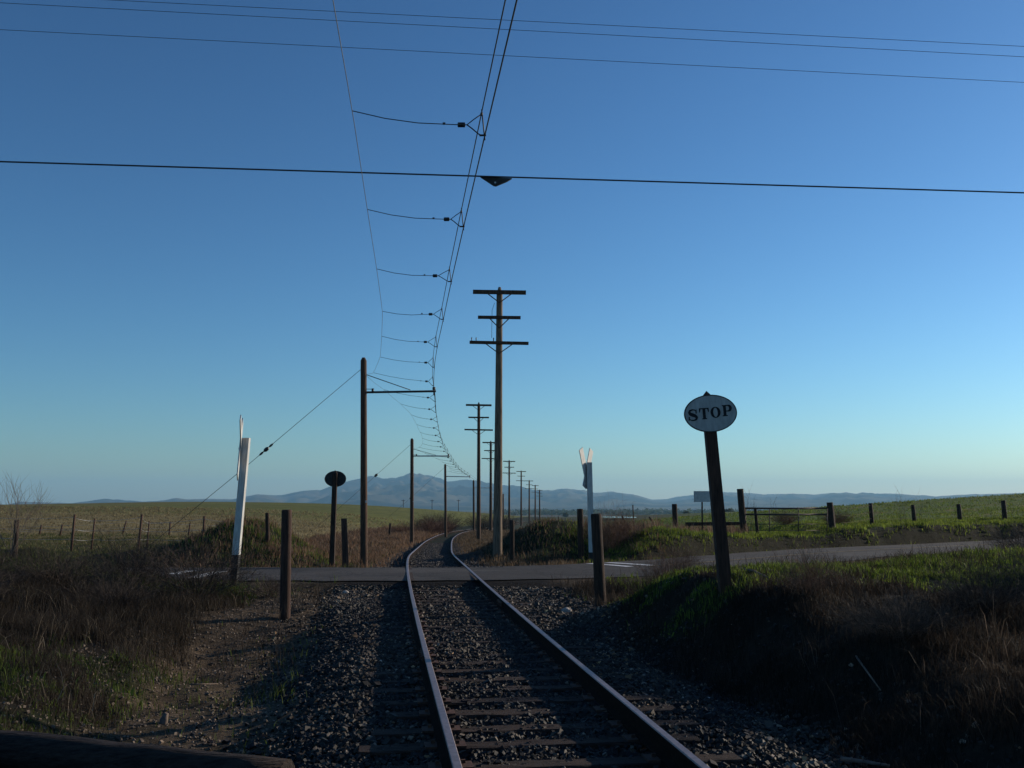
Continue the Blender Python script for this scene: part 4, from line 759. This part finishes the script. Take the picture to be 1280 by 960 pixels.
crossbuck(b_, W(736.5, 578, 30.2), 0, .16, .10, 30, 2.50, .95, .30, -1, 'right white crossing post with a forked top, farther past the road', 66, .25)

# small grey sign ----------------------------------------------------
b_ = W(877, 628, 37); b_ = Vector((b_.x, 37, tzz(b_.x, 37))); o = thing('small_sign', b_, 'small grey rectangular sign on a thin post beside the oval sign post', 'road sign')
t = W(877.5, 613.5, 37) - b_; MB().tube([Vector((0, 0, -.2)), Vector((t.x, .02, t.z - .05))], .028, 6).build('sign_post', M['darkpost'], o)
c = W(877, 620.7, 37) - b_; MB().box((c.x, -.02, c.z), (.58, .02, .40)).build('sign_panel', M['galv'], o)

# lying log ----------------------------------------------------------
l0 = Vector((-6.2, 8.2, .03)); l1 = Vector((-1.55, 7.15, -.13)); mb = MB(); N = 14; random.seed(3)
mb.tube([(l0.lerp(l1, k / N) + Vector((0, random.uniform(-.008, .008), random.uniform(-.008, .008)))) - l1 for k in range(N + 1)], [.155 - .012 * k / N for k in range(N)] + [.135], 18, True, 0, .03)
tag(mb.build('log', M['log'], None, l1), 'dark old log lying on the ground at the lower left corner', 'log')
# debris ---------------------------------------------------------------
def lump(name, px, py, d, s, m, label, cat, fl=.7, seed=1):
    p = W(px, py, d); r_ = np.random.default_rng(seed); import bmesh; bm_ = bmesh.new(); bmesh.ops.create_icosphere(bm_, subdivisions=3, radius=s)
    for v in bm_.verts: q = v.co * (6 / s / 6 * 2); k = 1 + .35 * (float(fbm(np.array([q.x + seed * 5 + q.z]), np.array([q.y - q.z]))[0])) * 2; v.co = Vector((v.co.x * k, v.co.y * k * .9, v.co.z * k * fl))
    me = bpy.data.meshes.new(name); bm_.to_mesh(me); bm_.free(); o = link(name, me, M[m], None, (p.x, d, tzz(p.x, d) + s * fl * .45)); return tag(o, label, cat)
lump('rock', 708, 759, 16.6, .09, 'rock', 'rounded pale rock on the gravel left of the thick dark post', 'rock', seed=2)
lump('rock', 760, 757, 16.6, .06, 'rock', 'small pale rock at the foot of the thick dark post', 'rock', seed=3)
lump('rock', 432, 738, 20.3, .07, 'rock', 'small white rock by the near road edge left of the rails', 'rock', seed=4)
lump('scrap', 883, 801, 9.9, .035, 'scrap', 'small pale scrap lying on the dark right slope', 'litter', .3, 5)
p = W(206, 830, 9.6); o = MB().tube([(0, 0, -.06), (.015, 0, .04), (.035, .0, .10)], [.038, .034, .018], 9, True, 0, .25).build('wood_stub', M['bark'], None, (p.x, 9.6, tzz(p.x, 9.6))); tag(o, 'broken brown wood stub poking out of the left bank', 'stub')
def stick(pa, pb, d0_, d1_, r, label):
    a, b2 = W(*pa, d0_), W(*pb, d1_); a = Vector((a.x, d0_, tzz(a.x, d0_) + .05)); b2 = Vector((b2.x, d1_, tzz(b2.x, d1_) + .06)); m_ = (a + b2) / 2; m_.z = max(tzz(m_.x, m_.y) + .04, m_.z) ; tag(MB().tube([a - a, m_ - a, b2 - a], [r, r * .8, r * .5], 6, True, 0, .1).build('stick', M['bark'], None, a), label, 'stick', 'fallen sticks')
stick((1050, 905), (1110, 915), 7.4, 7.15, .018, 'long thin stick lying on the lower right slope'); stick((1070, 822), (1100, 842), 9.4, 8.6, .010, 'short pale stick leaning in weeds mid right slope')
stick((925, 712), (960, 745), 13.9, 12.3, .02, 'dark broken branch beside the stop sign post'); stick((48, 940), (78, 915), 7.2, 7.4, .008, 'thin pale twig on top of the lying log'); stick((240, 792), (275, 786), 11.5, 11.8, .01, 'pale twig lying on the left bank')

# ------------------------------------------------------------------ valley: pond, far farms and trees
px_, py_, pr_ = 22.2, 208, None; zp = float(terrain(np.array([px_]), np.array([py_]), False)[0]) + .35
mb = MB(); mb.add([(px_ + 3.6 * math.cos(a) * (1 + .15 * math.sin(3 * a)), py_ + 11 * math.sin(a), zp) for a in np.linspace(0, 2 * math.pi, 40, endpoint=False)], [tuple(range(40))]); tag(mb.build('pond', M['water']), kind='structure')
def farm(px, d, w, h, label):
    p = W(px, 636, d); zb = float(terrain(np.array([p.x]), np.array([d]), False)[0]) - .5; o = thing('farm_building', (p.x, d, zb), label, 'building', 'far farm buildings in the valley', random.uniform(-.2, .2))
    MB().box((0, 0, h / 2), (w, w * .4, h)).build('wall', M['housewall'], o); r_ = MB(); a, b2 = w / 2 + .6, w * .2 + .6; V = [(-a, -b2, h), (a, -b2, h), (a, b2, h), (-a, b2, h), (-a, 0, h * 1.4), (a, 0, h * 1.4)]; r_.add(V, [(0, 1, 5, 4), (2, 3, 4, 5), (1, 2, 5), (3, 0, 4), (3, 2, 1, 0)]); r_.build('roof', M['houseroof'], o)
for a in [(768, 2600, 16, 6, 'tiny white farm building under the hills, left of the others'), (846, 2700, 46, 6, 'long white farm building under the hills by the dark fence post'), (868, 2500, 20, 6, 'tiny white farm building left of the small grey sign'), (905, 2600, 24, 6, 'tiny white farm building right of the oval sign post'), (698, 2400, 14, 6, 'tiny white farm building beyond the right dirt mound')]: farm(*a)
def crown_mesh(seed, n, rx, rz_, ls, ca, cb):
    r_ = np.random.default_rng(seed); P = r_.normal(size=(n, 3)); P /= np.linalg.norm(P, axis=1)[:, None]; P *= (r_.random(n)[:, None] ** .33); lob = 1 + .35 * np.sin(P[:, :1] * 5 + seed) * np.cos(P[:, 1:2] * 4); P = P * lob * np.array([rx, rx, rz_]); P[:, 2] += rz_
    a = r_.normal(size=(n, 3)) * ls; b2 = r_.normal(size=(n, 3)) * ls; V = np.stack([P - a, P + b2, P + a], 1).reshape(-1, 3); C = np.repeat(np.array(ca) + (np.array(cb) - np.array(ca)) * r_.random(n)[:, None], 3, 0); me = np_mesh('crown', V, tris=np.arange(3 * n).reshape(-1, 3), col=C); me.materials.append(M['blade']); return me
CM = crown_mesh(5, 900, 4.2, 4.0, .8, (.03, .04, .018), (.07, .075, .035)); TM = MB(); TM.tube([(0, 0, -.6), (.1, 0, 1.5), (0, .1, 4)], [.4, .3, .12], 7)
tm = TM.build('trunk', M['bark']); TME = tm.data; bpy.data.objects.remove(tm)
def tree(px, d, sc, label):
    p = W(px, 636, d); zb = float(terrain(np.array([p.x]), np.array([d]), False)[0]); o = thing('valley_tree', (p.x, d, zb), label, 'tree', 'far trees in the valley', random.uniform(0, 6)); o.scale = (sc * random.uniform(.9, 1.5), sc, sc)
    for nm, me in (('trunk', TME), ('crown', CM)): c = bpy.data.objects.new(nm, me); COL.objects.link(c); c.parent = o
tree(911, 620, .62, 'dark round tree below the hills just left of the tall gate post')
tree(858, 600, .42, 'small dark tree right of the wooden post near the grey sign')
tree(707, 900, .5, 'small dark tree in the valley above the right dirt mound')
V = []; T = []; C = []; r_ = np.random.default_rng(9)           # the far belt of woods reads as one mass
for k in range(2600):
    px = r_.uniform(615, 1080); d = r_.uniform(1500, 4000); w_ = float(fbm(np.array([px * .03]), np.array([d * .0009]), 3)[0])
    if w_ < .0 and r_.random() > .05: continue
    p = W(px, 636, d); zb = float(terrain(np.array([p.x]), np.array([d]), False)[0])
    for j in range(9): c = np.array([p.x, d, zb]) + np.array([r_.normal() * 5, r_.normal() * 5, abs(r_.normal()) * 3.0]); b0 = len(V); V += [c + r_.normal(size=3) * 3 * np.array([1, 1, .6]) for _ in range(3)]; T.append((b0, b0 + 1, b0 + 2)); g_ = r_.random(); C += [np.array([.03, .04, .02]) * (1 + g_)] * 3
tag(link('far_woods', np_mesh('far_woods', np.array(V), tris=np.array(T), col=np.array(C)), M['blade']), 'low dark belt of far woods across the valley under the hills', 'woods', kind='stuff')

# ------------------------------------------------------------------ haze
hm = bpy.data.materials.new('haze'); hm.use_nodes = True; n, l = nodes(hm); n.remove(n['Principled BSDF']); pv = n.new('ShaderNodeVolumePrincipled'); pv.inputs['Color'].default_value = (.36, .70, 1.0, 1); pv.inputs['Density'].default_value = 0.92e-4; pv.inputs['Anisotropy'].default_value = .2; l.new(pv.outputs[0], n['Material Output'].inputs['Volume'])
hb = MB().box((0, 6200, 107), (28000, 13600, 350)).build('haze', hm); tag(hb, 'pale blue haze lying over the far valley and hills', 'haze', kind='stuff')
